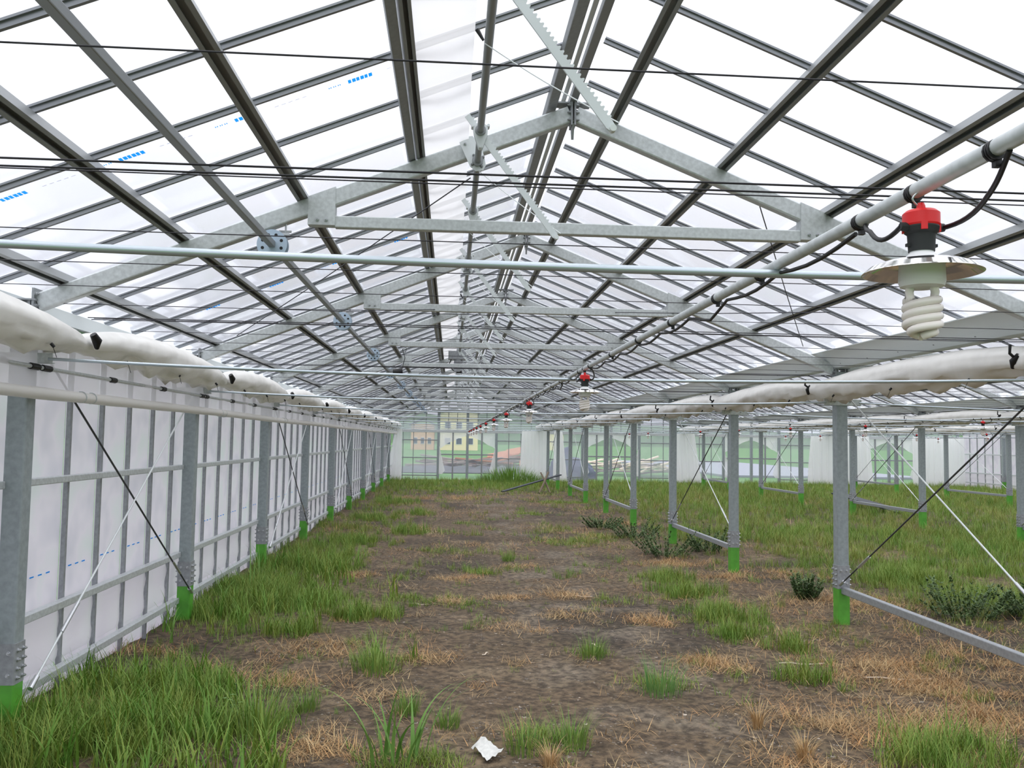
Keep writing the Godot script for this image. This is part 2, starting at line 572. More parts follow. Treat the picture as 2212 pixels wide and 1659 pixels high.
func make_roof(center: float, label: String, detailed: bool) -> void:
	var o := setting("ceiling", label)
	o.position = Vector3(center, 0, 0)
	var d0 := -1.0
	var d1 := END_WALL + 0.05
	var nl := Vector3(-PITCH, 1, 0).normalized()
	var nr := Vector3(PITCH, 1, 0).normalized()
	var ch := channel(0.06, 0.045, 0.006)
	for x in [-2.64, -2.04, -1.435]:
		part(beam_mesh(ch, slope_point(x, 0, d0), slope_point(x, 0, d1), nl), "purlin", M.purlin_steel, o)
	for x in [0.22, 0.825, 1.42, 2.05]:
		part(beam_mesh(ch, slope_point(x, 0, d0), slope_point(x, 0, d1), nr), "purlin", M.purlin_steel, o)
	part(beam_mesh(channel(0.045, 0.05, 0.005), slope_point(-0.815, 0, d0), slope_point(-0.815, 0, d1), nl), "vent_purlin", M.purlin_steel, o)
	part(beam_mesh(rounded(0.04, 0.03, 0.004), slope_point(-0.862, 0.02, d0), slope_point(-0.862, 0.02, d1), nl), "vent_sill", M.galvanised_dull, o)
	part(beam_mesh(rounded(0.044, 0.04, 0.005), P(0.0, RIDGE + 0.03, d0), P(0.0, RIDGE + 0.03, d1)), "ridge_purlin", M.purlin_steel, o)
	part(beam_mesh(rounded(0.06, 0.035, 0.005), slope_point(-0.105, 0.04, d0), slope_point(-0.105, 0.04, d1), nl), "vent_hinge_rail", M.galvanised_dull, o)
	part(beam_mesh(rounded(0.026, 0.012, 0.003), P(-0.045, RIDGE + 0.05, d0), P(-0.045, RIDGE + 0.05, d1)), "ridge_gutter_strip", M.white_rod, o)
	# bars and panes every half metre
	var lift := 0.046
	var bar := tee(0.030, 0.026)
	var left_bar := beam_mesh(bar, slope_point(-2.90, lift, 0), slope_point(-0.86, lift, 0), nl)
	var vent_bar := beam_mesh(bar, slope_point(-0.84, lift, 0), slope_point(-0.09, lift, 0), nl)
	var right_bar := beam_mesh(bar, slope_point(0.03, lift, 0), slope_point(2.66, lift, 0), nr)
	var panes := []
	for e in [[-2.92, -0.86], [-0.855, -0.08], [0.02, 2.68]]:
		var b := MB.new()
		var up := lift + 0.03
		var nn := nl if e[0] < 0 else nr
		var w := 0.245
		for face in [0.0, 0.004]:
			var p0 := slope_point(e[0], up + face, -w)
			var p1 := slope_point(e[1], up + face, -w)
			var p2 := slope_point(e[1], up + face, w)
			var p3 := slope_point(e[0], up + face, w)
			if face > 0:
				b.quad(p0, p1, p2, p3)
			else:
				b.quad(p3, p2, p1, p0)
			if not detailed:
				break
		panes.append(b)
	var merged := MB.new()
	var d := 0.0 if detailed else 2.0
	while d < END_WALL:
		var at := P(0, 0, d)
		part(left_bar, "glazing_bar", M.aluminium, o, shift(at))
		part(vent_bar, "vent_bar", M.aluminium, o, shift(at))
		part(right_bar, "glazing_bar", M.aluminium, o, shift(at))
		var mid := P(0, 0, d + 0.25)
		for k in 3:
			if detailed:
				if not shared.has("pane%d" % k):
					shared["pane%d" % k] = panes[k].mesh()
				var pn := part(shared["pane%d" % k], "pane", M.roof_film, o, shift(mid))
				if center == 0.0 and k == 0 and int(round(d * 2.0)) % 3 == 1:
					pane_print(pn)
			else:
				var first := merged.v.size()
				for vv in panes[k].v:
					merged.v.push_back(vv + mid)
				merged.n.append_array(panes[k].n)
				for ii in panes[k].i:
					merged.i.push_back(ii + first)
		d += 0.5
	if not detailed:
		part(merged.mesh(), "pane_film", M.roof_film, o).set_meta("kind", "stuff")

func pane_print(pane: Node3D) -> void:      # blue maker's mark and a thin grey batch line printed along the film
	var b := MB.new()
	var g := MB.new()
	var along := Vector3(1, PITCH, 0).normalized()
	var x := -2.42
	while x < -0.95:
		var at := slope_point(x, 0.073, -0.11)
		for k in 6:
			var p := at + along * (0.018 * k)
			var w := 0.013 if k % 2 == 0 else 0.015
			var side := Vector3(0, 0, 0.017)
			b.quad(p - side, p - side + along * w, p + side + along * w, p + side)
		var q := at - along * 0.085
		for k in 3:
			var side := Vector3(0, 0, 0.006)
			var p := q + along * (0.02 * k)
			b.quad(p - side, p - side + along * 0.004, p + side + along * 0.004, p + side)
			b.quad(p - side + along * 0.008, p - side + along * 0.012, p + side + along * 0.012, p + side + along * 0.008)
		for k in 5:
			var p := at + along * (0.17 + 0.03 * k)
			var side := Vector3(0, 0, 0.003)
			g.quad(p - side, p - side + along * 0.018, p + side + along * 0.018, p + side)
		x += 0.455
	part(b.mesh(), "blue_print", M.print_blue, pane)
	part(g.mesh(), "grey_print", M.print_grey, pane)

func gutter_profile(narrow: bool) -> PackedVector2Array:
	var t := 0.006
	if narrow:
		return PackedVector2Array([Vector2(-0.05, -0.10), Vector2(0.05, -0.10), Vector2(0.05, -0.02), Vector2(0.042, -0.02), Vector2(0.042, -0.09), Vector2(-0.042, -0.09), Vector2(-0.042, -0.02), Vector2(-0.05, -0.02)])
	return PackedVector2Array([Vector2(-0.06, 0), Vector2(0.06, 0), Vector2(0.19, 0.13), Vector2(0.215, 0.13), Vector2(0.215, 0.13 + t), Vector2(0.186, 0.13 + t), Vector2(0.056, t), Vector2(-0.056, t), Vector2(-0.186, 0.13 + t), Vector2(-0.215, 0.13 + t), Vector2(-0.215, 0.13), Vector2(-0.19, 0.13)])

func make_frame() -> void:
	var post := make_post()
	var truss := make_truss()
	var rows := [-HALF, HALF, HALF + SPAN, HALF + 2 * SPAN, HALF + 3 * SPAN]
	var row_label := ["green-footed post beside the milky side wall", "green-footed post in the row bordering the bare soil bay", "green-footed post of the second row among green grass", "galvanised post of the third row across the grassy bays", "galvanised post against the far milky side wall"]
	var row_group := ["posts of the milky side wall", "posts bordering the soil bay", "posts of the second row", "posts of the third row", "posts of the far side wall"]
	for r in 5:
		for k in FRAMES:
			var at := P(rows[r], 0, FIRST + 3.0 * k)
			var label: String = row_label[r] + nth(k, FRAMES - 1)
			if r == 0 and k == 0:
				post.position = at
				post.set_meta("label", label)
			else:
				copy(post, at, label, row_group[r])
	for s in 4:
		for k in FRAMES:
			var at := P(s * SPAN, 0, FIRST + 3.0 * k)
			var label: String = "roof truss over the " + ["bare soil bay", "grassy bay next to it", "third bay", "bay along the far side wall"][s] + nth(k, FRAMES - 1)
			if s == 0 and k == 0:
				truss.position = at
				truss.set_meta("label", label)
			else:
				copy(truss, at, label, "roof trusses of bay " + ["one", "two", "three", "four"][s])
	make_roof(0.0, "clear film roof with a ridge vent over the bare soil bay", true)
	make_roof(SPAN, "clear film roof over the grassy bay next to the soil bay", true)
	make_roof(2 * SPAN, "clear film roof over the third bay", false)
	make_roof(3 * SPAN, "clear film roof over the bay along the far side wall", false)
	var gl := ["galvanised eave gutter above the milky side wall", "galvanised valley gutter over the post row bordering the soil bay", "galvanised valley gutter over the second post row", "galvanised valley gutter over the third post row", "galvanised eave gutter above the far side wall"]
	for r in 5:
		var g := thing("gutter", gl[r], "gutter", "", Vector3(rows[r], 0, 0))
		part(beam_mesh(gutter_profile(r == 0 or r == 4), P(0.11 * (-1 if r == 0 else (1 if r == 4 else 0)), 2.285 if r == 0 or r == 4 else 2.24, -1.0), P(0.11 * (-1 if r == 0 else (1 if r == 4 else 0)), 2.285 if r == 0 or r == 4 else 2.24, END_WALL)), "trough", M.gutter_zinc, g)
		for k in FRAMES:
			var b := MB.new()
			for s in [-1, 1]:
				b.box(P(s * 0.035, 2.218, FIRST + 3.0 * k), Vector3(0.012, 0.03, 0.1))
			b.box(P(0, 2.235, FIRST + 3.0 * k), Vector3(0.14, 0.008, 0.12))
			part(b.mesh(), "saddle", M.galvanised_dull, g)

# ---------------------------------------------------------------- walls
func make_side_wall(x: float, out: float, called: String, label: String, detailed: bool) -> void:
	var o := setting(called, label)
	var px := x + out * 0.13                       # plane of the film, outside the posts
	var bar := beam_mesh(rounded(0.028, 0.03, 0.004), Vector3(0, 0.0, 0), Vector3(0, 2.14, 0), Vector3.BACK)
	var rails := [[0.18, 0.046, 0.05], [0.56, 0.046, 0.05], [1.288, 0.04, 0.045]]
	for r in rails:
		for k in FRAMES - 1:
			var da := FIRST + 3.0 * k + 0.056
			var db := da + 3.0 - 0.112
			part(beam_mesh(rounded(r[2], r[1], 0.005), P(x + out * 0.055, r[0], da), P(x + out * 0.055, r[0], db)), "rail", M.galvanised, o)
	part(beam_mesh(rounded(0.04, 0.05, 0.005), P(px - out * 0.02, 2.15, 0), P(px - out * 0.02, 2.15, END_WALL)), "eave_rail", M.galvanised_dull, o)
	var pieces := [[0.0, 0.17], [0.17, 0.55], [0.55, 1.29], [1.29, 2.16]]
	var meshes := []
	for e in pieces:
		var b := MB.new()
		var rows_ := []
		for r in 7:
			var row := []
			for k in 3:
				var y: float = lerpf(e[0], e[1], r / 6.0)
				var sagging := 0.012 * sin(PI * r / 6.0) * sin(PI * k / 2.0)
				row.append(Vector3(out * sagging, y, 0.247 - 0.247 * k))
			rows_.append(row)
		b.sheet(rows_)
		meshes.append(b.mesh())
	var dash := MB.new()
	for k in 3:
		dash.quad(Vector3(-out * 0.003, 0.74, 0.12 - 0.1 * k), Vector3(-out * 0.003, 0.74, 0.07 - 0.1 * k), Vector3(-out * 0.003, 0.748, 0.07 - 0.1 * k), Vector3(-out * 0.003, 0.748, 0.12 - 0.1 * k))
	var dash_mesh := dash.mesh()
	var d := 0.55
	var count := 0
	while d < END_WALL - 0.2:
		part(bar, "mullion", M.galvanised_dull, o, shift(P(px - out * 0.025, 0, d)))
		if detailed:
			for k in 4:
				if k == 0 and count % 1 == 0:
					part(meshes[0], "bottom_pane", M.wall_film, o, shift(P(px, 0, d + 0.25)))
				elif k > 0:
					var pn := part(meshes[k], "pane", M.wall_film, o, shift(P(px, 0, d + 0.25)))
					if k == 2:
						part(dash_mesh, "blue_print", M.print_blue, pn)
		else:
			part(meshes[1], "pane", M.wall_film, o, shift(P(px, 0, d + 0.25)))
			part(meshes[2], "pane", M.wall_film, o, shift(P(px, 0, d + 0.25)))
			part(meshes[3], "pane", M.wall_film, o, shift(P(px, 0, d + 0.25)))
			part(meshes[0], "bottom_pane", M.wall_film, o, shift(P(px, 0, d + 0.25)))
		d += 0.5
		count += 1
	# loose inner skirt of film hanging in folds behind the low rails
	var b := MB.new()
	var rows := []
	for r in 9:
		var row := []
		for k in 281:
			var dd := 0.4 + k * 34.2 / 280.0
			var t := r / 8.0
			var fold := 0.012 * sin(t * 9.0 + 0.6 * sin(dd * 1.1)) + 0.01 * lumps.get_noise_2d(dd * 3.0, t * 4.0)
			row.append(P(px - out * (0.008 + 0.014 * sin(PI * t)) + fold * 0.6, lerpf(0.2, 0.53, t) + 0.02 * sin(dd * 2.1) * (1.0 - absf(2 * t - 1)), dd))
		rows.append(row)
	b.sheet(rows)
	part(b.mesh(), "film_skirt", M.side_curtain_film, o)

func make_end_wall() -> void:
	var o := setting("wall_back", "far gable wall of thin posts, rails and hazy film")
	var dz := END_WALL + 0.1
	for s in 4:
		var c := s * SPAN
		for x in [-1.13, 0.0, 1.13]:
			part(beam_mesh(rounded(0.1, 0.09, 0.006), P(c + x, -0.1, dz), P(c + x, yr(x) - 0.05, dz), Vector3.BACK), "gable_post", M.galvanised_post, o)
		for x in [-0.565, 0.565]:
			part(beam_mesh(rounded(0.06, 0.05, 0.005), P(c + x, -0.1, dz), P(c + x, 1.86, dz), Vector3.BACK), "door_stile", M.galvanised_dull, o)
		for x in [-2.5, -2.1, -1.62, -0.75, -0.4, 0.4, 0.75, 1.62, 2.1, 2.5]:
			var low := 1.86 if absf(x) < 1.0 else 0.0
			part(beam_mesh(rounded(0.026, 0.026, 0.003), P(c + x, low, dz + 0.02), P(c + x, yr(x), dz + 0.02), Vector3.BACK), "mullion", M.galvanised_dull, o)
		part(beam_mesh(rounded(0.06, 0.11, 0.006), P(c - 2.78, 1.88, dz - 0.02), P(c + 2.78, 1.88, dz - 0.02)), "head_beam", M.galvanised, o)
		for y in [0.16, 0.845, 1.53]:
			for e in [[-2.78, -1.18], [1.18, 2.78]]:
				part(beam_mesh(rounded(0.035, 0.04, 0.004), P(c + e[0], y, dz), P(c + e[1], y, dz)), "rail", M.galvanised_dull, o)
		part(beam_mesh(rounded(0.04, 0.05, 0.004), P(c - 1.08, 0.98, dz), P(c + 1.08, 0.98, dz)), "door_rail", M.galvanised_dull, o)
		# film panes: two fields beside the doorway, in three heights, and the gable
		var cols := [[-2.83, -2.5], [-2.5, -2.1], [-2.1, -1.62], [-1.62, -1.13], [1.13, 1.62], [1.62, 2.1], [2.1, 2.5], [2.5, 2.83]]
		for e in cols:
			for h in [[0.0, 0.845], [0.845, 1.53], [1.53, 1.9]]:
				var b := MB.new()
				b.quad(P(c + e[0], h[0], dz + 0.035), P(c + e[1], h[0], dz + 0.035), P(c + e[1], h[1], dz + 0.035), P(c + e[0], h[1], dz + 0.035))
				part(b.mesh(), "pane", M.gable_film, o)
		var gx := [-2.83, -2.5, -2.1, -1.62, -1.13, -0.75, -0.4, 0.0, 0.4, 0.75, 1.13, 1.62, 2.1, 2.5, 2.83]
		for k in gx.size() - 1:
			var b := MB.new()
			b.quad(P(c + gx[k], 1.9, dz + 0.035), P(c + gx[k + 1], 1.9, dz + 0.035), P(c + gx[k + 1], yr(gx[k + 1]) + 0.07, dz + 0.035), P(c + gx[k], yr(gx[k]) + 0.07, dz + 0.035))
			part(b.mesh(), "gable_pane", M.gable_film, o)
		for e in [[-1.08, -0.595], [-0.535, -0.05], [0.05, 0.535], [0.595, 1.08]]:
			for h in [[0.0, 0.955], [1.005, 1.83]]:
				var b := MB.new()
				b.quad(P(c + e[0], h[0], dz + 0.035), P(c + e[1], h[0], dz + 0.035), P(c + e[1], h[1], dz + 0.035), P(c + e[0], h[1], dz + 0.035))
				part(b.mesh(), "door_pane", M.gable_film_thin, o)
		# film torn away in the doorway: a ragged edge under the head and two strips
		var t := MB.new()
		var rows := [[], []]
		for k in 25:
			var u := k / 24.0
			var drop := 0.12 + 0.5 * pow(absf(u - 0.5) * 2.0, 1.4) + 0.05 * sin(u * 31.0) * absf(u - 0.5)
			rows[1].append(P(c - 1.08 + 2.16 * u, 1.83, dz + 0.03))
			rows[0].append(P(c - 1.08 + 2.16 * u, 1.83 - drop, dz + 0.03 + 0.05 * sin(u * 14.0)))
		t.sheet(rows)
		part(t.mesh(), "torn_film", M.side_curtain_film, o)
		for side in [-1, 1]:
			var w := MB.new()
			var wr := []
			for k in 9:
				var u := k / 8.0
				var y := lerpf(0.22, 1.3, u)
				var wide := 0.26 * (1.0 - u) * (1.0 if k > 0 else 0.5) + 0.01
				wr.append([P(c + side * 1.1, y, dz - 0.06), P(c + side * (1.1 - wide * 0.5), y, dz - 0.1), P(c + side * (1.1 - wide), y, dz - 0.05 + 0.03 * sin(u * 9.0))])
			w.sheet(wr)
			part(w.mesh(), "torn_strip", M.side_curtain_film, o)

# ---------------------------------------------------------------- screens, wires, rods
func make_bundle(x: float, side: float, label: String, pinch := 0.5) -> void:
	var o := thing("rolled_screen", label, "rolled screen", "", Vector3(x, 0, 0))
	var b := MB.new()
	var rows := []
	var steps := 24
	var total := 396
	for k in total + 1:
		var d := 1.9 + k * (END_WALL - 2.3) / total
		var phase := fposmod(d - 1.95, 3.0) / 3.0            # 0 just at a clip
		var swell := pow(sin(PI * phase), 0.55)
		var late := 0.5 + 0.5 * cos(PI * phase)
		swell = lerpf(1.0, swell, pinch)
		var half_h := 0.03 + 0.088 * swell
		var half_w := 0.05 + 0.095 * swell
		var cy := 2.035 + 0.024 * swell + 0.035 * late * swell
		var row := []
		for s in steps:
			var a := TAU * s / steps
			var crease := 1.0 + 0.10 * lumps.get_noise_3d(cos(a) * 1.2 * 6.0, sin(a) * 1.2 * 6.0, d * 1.4) + 0.06 * fine.get_noise_3d(cos(a) * 5.0, sin(a) * 5.0, d * 4.0 + a * 3.0)
			crease += 0.05 * sin(a * 5.0 + 7.0 * lumps.get_noise_2d(d * 0.9, 3.0)) * smoothstep(0.5, -0.6, sin(a))
			var py := sin(a) * half_h * crease
			if py < 0:
				py *= 1.0 + 0.6 * fine.get_noise_2d(d * 2.2, a * 2.0)
			row.append(P(cos(a) * half_w * crease, cy + py, d))
		rows.append(row)
	b.sheet(rows, true)
	part(b.mesh(), "cloth_roll", M.screen_cloth, o)
	for k in 11:
		var d := 1.95 + 3.0 * (k + 1)
		if d > END_WALL - 0.5:
			break
		var c := MB.new()
		var cx := -side * 0.09
		c.tube([P(cx, 2.09, d - 0.03), P(cx - side * 0.012, 2.055, d), P(cx, 2.02, d + 0.03)], [0.018, 0.026, 0.012], 8)
		if side > 0:
			c.tube([P(cx, 2.07, d), P(cx - side * 0.05, 2.10, d - 0.02), P(cx - side * 0.04, 2.15, d - 0.01)], 0.009, 6)
		part(c.mesh(), "clip", M.black_plastic, o)
	for k in 33:
		var d := 2.4 + 1.0 * k
		if d > END_WALL - 1.0:
			break
		var c := MB.new()
		c.tube([P(-side * 0.10, 1.985, d), P(-side * 0.112, 1.968, d + 0.01)], 0.008, 6)
		c.tube([P(-side * 0.11, 1.97, d), P(-side * 0.115, 1.92, d + 0.035)], 0.0018, 4)
		part(c.mesh(), "hook", M.black_plastic, o)

func make_side_curtain() -> void:
	var o := thing("roll_up_curtain", "translucent roll-up side curtain with roller tube below the rolled screen", "curtain")
	var b := MB.new()
	var rows := []
	for r in 9:
		var row := []
		var t := r / 8.0
		for k in 331:
			var d := 1.6 + k * 0.1
			var bay := fposmod(d - FIRST, 1.0)
			var pull := 0.018 * exp(-pow((bay - 0.5) / 0.14, 2.0)) * sin(PI * t)
			row.append(P(-2.735 + 0.02 * t + 0.010 * sin(d * 9.0 + 2.5 * t) * (1 - absf(2 * t - 1)) + pull, lerpf(2.02, 1.76, t), d))
		rows.append(row)
	b.sheet(rows)
	part(b.mesh(), "film", M.side_curtain_film, o)
	var tube := []
	var radii := []
	for k in 166:
		var d := 1.6 + k * 0.2
		tube.append(P(-2.705, 1.757 + 0.003 * sin(d), d))
		radii.append(0.031 + 0.0015 * sin(d * 7.0))
	part(tube_mesh(tube, radii, 14), "roller_tube", M.roller_film, o)
	part(tube_mesh([P(-2.715, 1.885, 1.6), P(-2.715, 1.885, 34.3)], 0.011, 8), "rail", M.galvanised, o)
	var clip := tube_mesh([P(0, 0, -0.045), P(0, 0, 0.045)], 0.017, 8)
	for k in FRAMES - 1:
		for off in [-0.13, 0.0, 0.9, 1.86]:
			part(clip, "clip", M.black_plastic, o, shift(P(-2.715, 1.885, FIRST + 3.0 * k + off)))
	var ring := tube_mesh([P(0, 0, -0.004), P(0, 0, 0.004)], 0.034, 14)
	for k in FRAMES - 1:
		for off in [0.42, 0.56]:
			part(ring, "ring", M.galvanised, o, shift(P(-2.705, 1.757, FIRST + 3.0 * k + off)))

func make_rods_and_wires() -> void:
	var bay_words := ["bare soil bay", "grassy second bay", "third bay", "fourth bay"]
	for s in 4:
		for k in FRAMES - 1:
			var d := FIRST + 3.0 * k - 0.06
			var pts := []
			for j in 17:
				var x := -2.68 + 5.36 * j / 16.0
				pts.append(P(x, 1.93 - 0.052 * (1.0 - pow(x / 2.68, 2.0)), d))
			whole(tube_mesh(pts, 0.0082, 8), "tie_rod", M.zinc_rod, "thin tie rod spanning the %s" % bay_words[s] + nth(k, FRAMES - 1), "rod", "tie rods of bay %s" % ["one", "two", "three", "four"][s], Vector3(s * SPAN, 0, 0))
	# plastic screen wires run right across all bays
	var spots := [1.545, 2.30, 2.98, 3.55, 4.13, 4.72]
	var d2 := 5.3
	while d2 < END_WALL - 0.6:
		spots.append(d2)
		d2 += 0.6
	for d in spots:
		whole(tube_mesh([P(-2.72, 2.225, d), P(2.83, 2.21, d), P(8.49, 2.21, d), P(19.8, 2.21, d)], 0.0019, 5), "screen_wire", M.wire_black, "thin dark screen wire stretched across the bays under the trusses", "wire", "thin screen wires")
	var k := 0
	while 2.18 + 3.0 * k < END_WALL - 1.0:
		var d := 2.18 + 2.985 * k
		for e in [[0.0, 2.212, 0.0027], [0.052, 2.208, 0.0027]]:
			whole(tube_mesh([P(-2.70, e[1], d + e[0]), P(2.83, e[1], d + e[0]), P(19.8, e[1], d + e[0])], e[2], 6), "drive_cable", M.wire_black, "doubled black drive cable stretched across the bays to the screen clips", "cable", "screen drive cables")
		k += 1
	# cross braces in every second bay of a row
	var brace_rows := [[-2.79, 0, "cross brace of two rods before the milky side wall"], [HALF, 1, "cross brace in the post row by the soil bay"], [HALF + SPAN, 2, "cross brace of two rods in the second post row"], [HALF + 2 * SPAN, 3, "cross brace of two rods in the third post row"]]
	for r in brace_rows:
		for q in [1, 3, 5, 7, 9]:
			var da: float = FIRST + 3.0 * q
			var o := thing("cross_brace", r[2] + ", %s from the far gable" % ORDINAL[(9 - q) / 2], "brace", "cross braces of row %s" % ["one", "two", "three", "four"][r[1]], P(r[0], 0, da))
			var first := [P(0.03, 1.98, 0.06), P(0.03, 0.25, 2.94)]
			var second := [P(-0.03 if r[1] > 0 else 0.045, 0.25, 0.06), P(-0.03 if r[1] > 0 else 0.045, 2.02, 2.94)]
			if r[1] > 0:
				var hold := first
				first = [P(-0.035, 0.335, 2.94), P(-0.035, 1.98, 0.06)]
				second = [P(0.035, 0.42, 0.06), P(0.03, 2.0, 2.94)]
			part(tube_mesh(first, 0.0065, 7), "rod", M.dark_rod if true else M.zinc_rod, o)
			part(tube_mesh(second, 0.0065, 7), "rod", M.white_rod, o)
			for e in [first, second]:
				var a: Vector3 = e[0]
				var z: Vector3 = e[1]
				var low := a if a.y < z.y else z
				var high := z if a.y < z.y else a
				part(tube_mesh([low.lerp(high, 0.12), low.lerp(high, 0.19)], 0.011, 8), "turnbuckle", M.bolt_steel, o)
				part(tube_mesh([low, low.lerp(high, 0.025)], 0.014, 8), "end_fitting", M.bolt_steel, o)
	for r in [1, 2, 3]:
		var x: float = HALF + (r - 1) * SPAN
		for q in [1, 3, 5, 7, 9]:
			var da: float = FIRST + 3.0 * q
			whole(beam_mesh(rounded(0.05, 0.06, 0.006), P(0, 0.285, 0.05), P(0, 0.285, 2.95)), "base_rail", M.galvanised_dull, "square base rail low in %s" % ["", "the row by the soil bay", "the second row", "the third row"][r] + ", %s from the far gable" % ORDINAL[(9 - q) / 2], "rail", "base rails of row %s" % ["", "one", "two", "three"][r], P(x, 0, da))

# ---------------------------------------------------------------- lamps
func make_lamp() -> Node3D:
	var o := thing("hanging_lamp", "red-capped spiral lamp with mirrored dish over the soil bay, eleventh from the far gable", "lamp", "spiral lamps over the soil bay")
	# origin at the top of the red cap
	var cap := MB.new()
	cap.lathe([Vector2(0.0001, 0.002), Vector2(0.019, 0.001), Vector2(0.0235, -0.003), Vector2(0.0235, -0.018), Vector2(0.021, -0.022), Vector2(0.018, -0.022)], 28)
	cap.lathe([Vector2(0.0001, 0.013), Vector2(0.004, 0.012), Vector2(0.0055, 0.008), Vector2(0.006, 0.001)], 14)
	for a in [0.3, 1.9, 3.5, 5.0]:
		cap.box(Vector3(cos(a) * 0.0215, -0.0225, sin(a) * 0.0215), Vector3(0.0045, 0.011, 0.008), Basis(Vector3.UP, -a))
	var cap_node := part(cap.mesh(), "cap", M.red_plastic, o)
	var hook := MB.new()
	var hp := []
	for k in 13:
		var t := k / 12.0
		hp.append(Vector3(-0.004 - 0.009 * sin(TAU * t), 0.008 + 0.036 * t, 0.004 * sin(PI * t)))
	hook.tube(hp, 0.0013, 6)
	part(hook.mesh(), "hook", M.bolt_steel, cap_node)
	var so := MB.new()
	so.lathe([Vector2(0.0001, -0.016), Vector2(0.0215, -0.018), Vector2(0.0225, -0.022), Vector2(0.0215, -0.028), Vector2(0.0178, -0.031), Vector2(0.0165, -0.054), Vector2(0.0150, -0.054)], 28)
	for s in [-1, 1]:
		so.box(Vector3(s * 0.0185, -0.0455, 0), Vector3(0.005, 0.004, 0.006))
		so.tube([Vector3(s * 0.016, -0.022, 0.002), Vector3(s * 0.030, -0.021, 0.002)], [0.007, 0.0055], 10)
	part(so.mesh(), "socket", M.socket_rubber, o)
	var base := MB.new()
	base.lathe([Vector2(0.014, -0.052), Vector2(0.0155, -0.056), Vector2(0.0235, -0.064), Vector2(0.0285, -0.071), Vector2(0.0295, -0.094), Vector2(0.0275, -0.101), Vector2(0.019, -0.103), Vector2(0.0001, -0.103)], 32)
	part(base.mesh(), "ballast", M.lamp_base_plastic, o)
	var dish := MB.new()
	dish.lathe([Vector2(0.026, -0.0665), Vector2(0.034, -0.0665), Vector2(0.052, -0.0690), Vector2(0.066, -0.0745), Vector2(0.0745, -0.082), Vector2(0.0755, -0.0832), Vector2(0.0740, -0.0834), Vector2(0.065, -0.0760), Vector2(0.052, -0.0705), Vector2(0.034, -0.0680), Vector2(0.026, -0.0680)], 56)
	part(dish.mesh(), "reflector", M.mirror_reflector, o)
	# double spiral tube
	var coil := MB.new()
	for side in 2:
		var pts := []
		var ph := PI * side
		pts.append(Vector3(cos(ph + 0.5) * 0.014, -0.100, sin(ph + 0.5) * 0.014))
		pts.append(Vector3(cos(ph + 0.3) * 0.016, -0.108, sin(ph + 0.3) * 0.016))
		for k in 54:
			var t := k / 53.0
			var a := ph + t * TAU * 2.3
			var r := 0.0205
			if t < 0.06:
				r = lerpf(0.016, 0.0205, t / 0.06)
			elif t > 0.80:
				r = lerpf(0.0205, 0.004, pow((t - 0.80) / 0.20, 1.3))
			pts.append(Vector3(cos(a) * r, -0.117 - 0.050 * t, sin(a) * r))
		coil.tube(pts, 0.0056, 10)
	part(coil.mesh(), "spiral_tube", M.lamp_glass, o)
	# the two ends of its lead, tied to the pipe above
	for s in [-1.0, 1.0]:
		var reach := 0.16 if s < 0 else 0.19
		var pts := []
		for k in 15:
			var t := k / 14.0
			var drop := -0.012 * sin(PI * minf(t * 1.8, 1.0)) * (1.0 if s < 0 else 0.3)
			pts.append(Vector3(s * 0.028 * pow(1.0 - t, 1.4) + s * 0.018 * sin(PI * t), -0.021 + drop + 0.042 * pow(t, 1.8), s * reach * t))
		part(tube_mesh(pts, 0.0034, 8), "lead", M.black_plastic, o)
	return o

func make_lamps() -> void:
	var words := ["soil bay", "grassy bay next to the soil bay", "third bay", "bay along the far side wall"]
	var lamp := make_lamp()
	lamp.position = P(-0.006, 1.863, 1.129)
	for s in 4:
		var o := thing("lamp_pipe", "straight galvanised pipe carrying lamps over the %s" % words[s], "pipe", "", Vector3(s * SPAN - 0.006, 0, 0))
		part(tube_mesh([P(0, 1.895, 0.1), P(0, 1.895, END_WALL - 0.15)], 0.0105, 14), "pipe", M.galvanised, o)
		var cable := MB.new()
		for k in 11:
			# the supply lead sags a little between ties and leaves the pipe at each lamp
			var a := 1.129 + 3.0 * k + 0.2
			var pts := []
			for j in 41:
				var t := j / 40.0
				var sag := 0.012 * absf(sin(t * PI * 8.0)) + 0.018 * exp(-pow((t - 0.30) / 0.03, 2.0))
				pts.append(P(0.004, 1.880 - sag, a + 2.6 * t))
			cable.tube(pts, 0.0036, 6)
		part(cable.mesh(), "supply_lead", M.black_plastic, o)
		var tie := MB.new()
		for q in 3:
			tie.tube([P(0, 1.893, -0.004 + 0.0045 * q - 0.0045), P(0, 1.893, -0.001 + 0.0045 * q - 0.0045)], 0.0125, 12)
		tie.box(P(0.004, 1.880, 0), Vector3(0.008, 0.012, 0.008))
		var tie_mesh := tie.mesh()
		for k in 11:
			for off in [-0.16, 0.02, 0.18, 0.62, 0.92, 1.35, 1.8, 2.3]:
				part(tie_mesh, "cable_tie", M.black_plastic, o, shift(P(0, 0, 1.129 + 3.0 * k + off)))
		for k in 11:
			if s == 0 and k == 0:
				continue
			var at := P(s * SPAN - 0.006, 1.863, 1.129 + 3.0 * k)
			if s == 0:
				copy(lamp, at, "red-capped spiral lamp with mirrored dish over the soil bay" + nth(k, 10))
			else:
				copy(lamp, at, "red-capped spiral lamp over the " + ["", "second bay", "third bay", "fourth bay"][s] + nth(k, 10), "spiral lamps of bay %s" % ["", "two", "three", "four"][s])

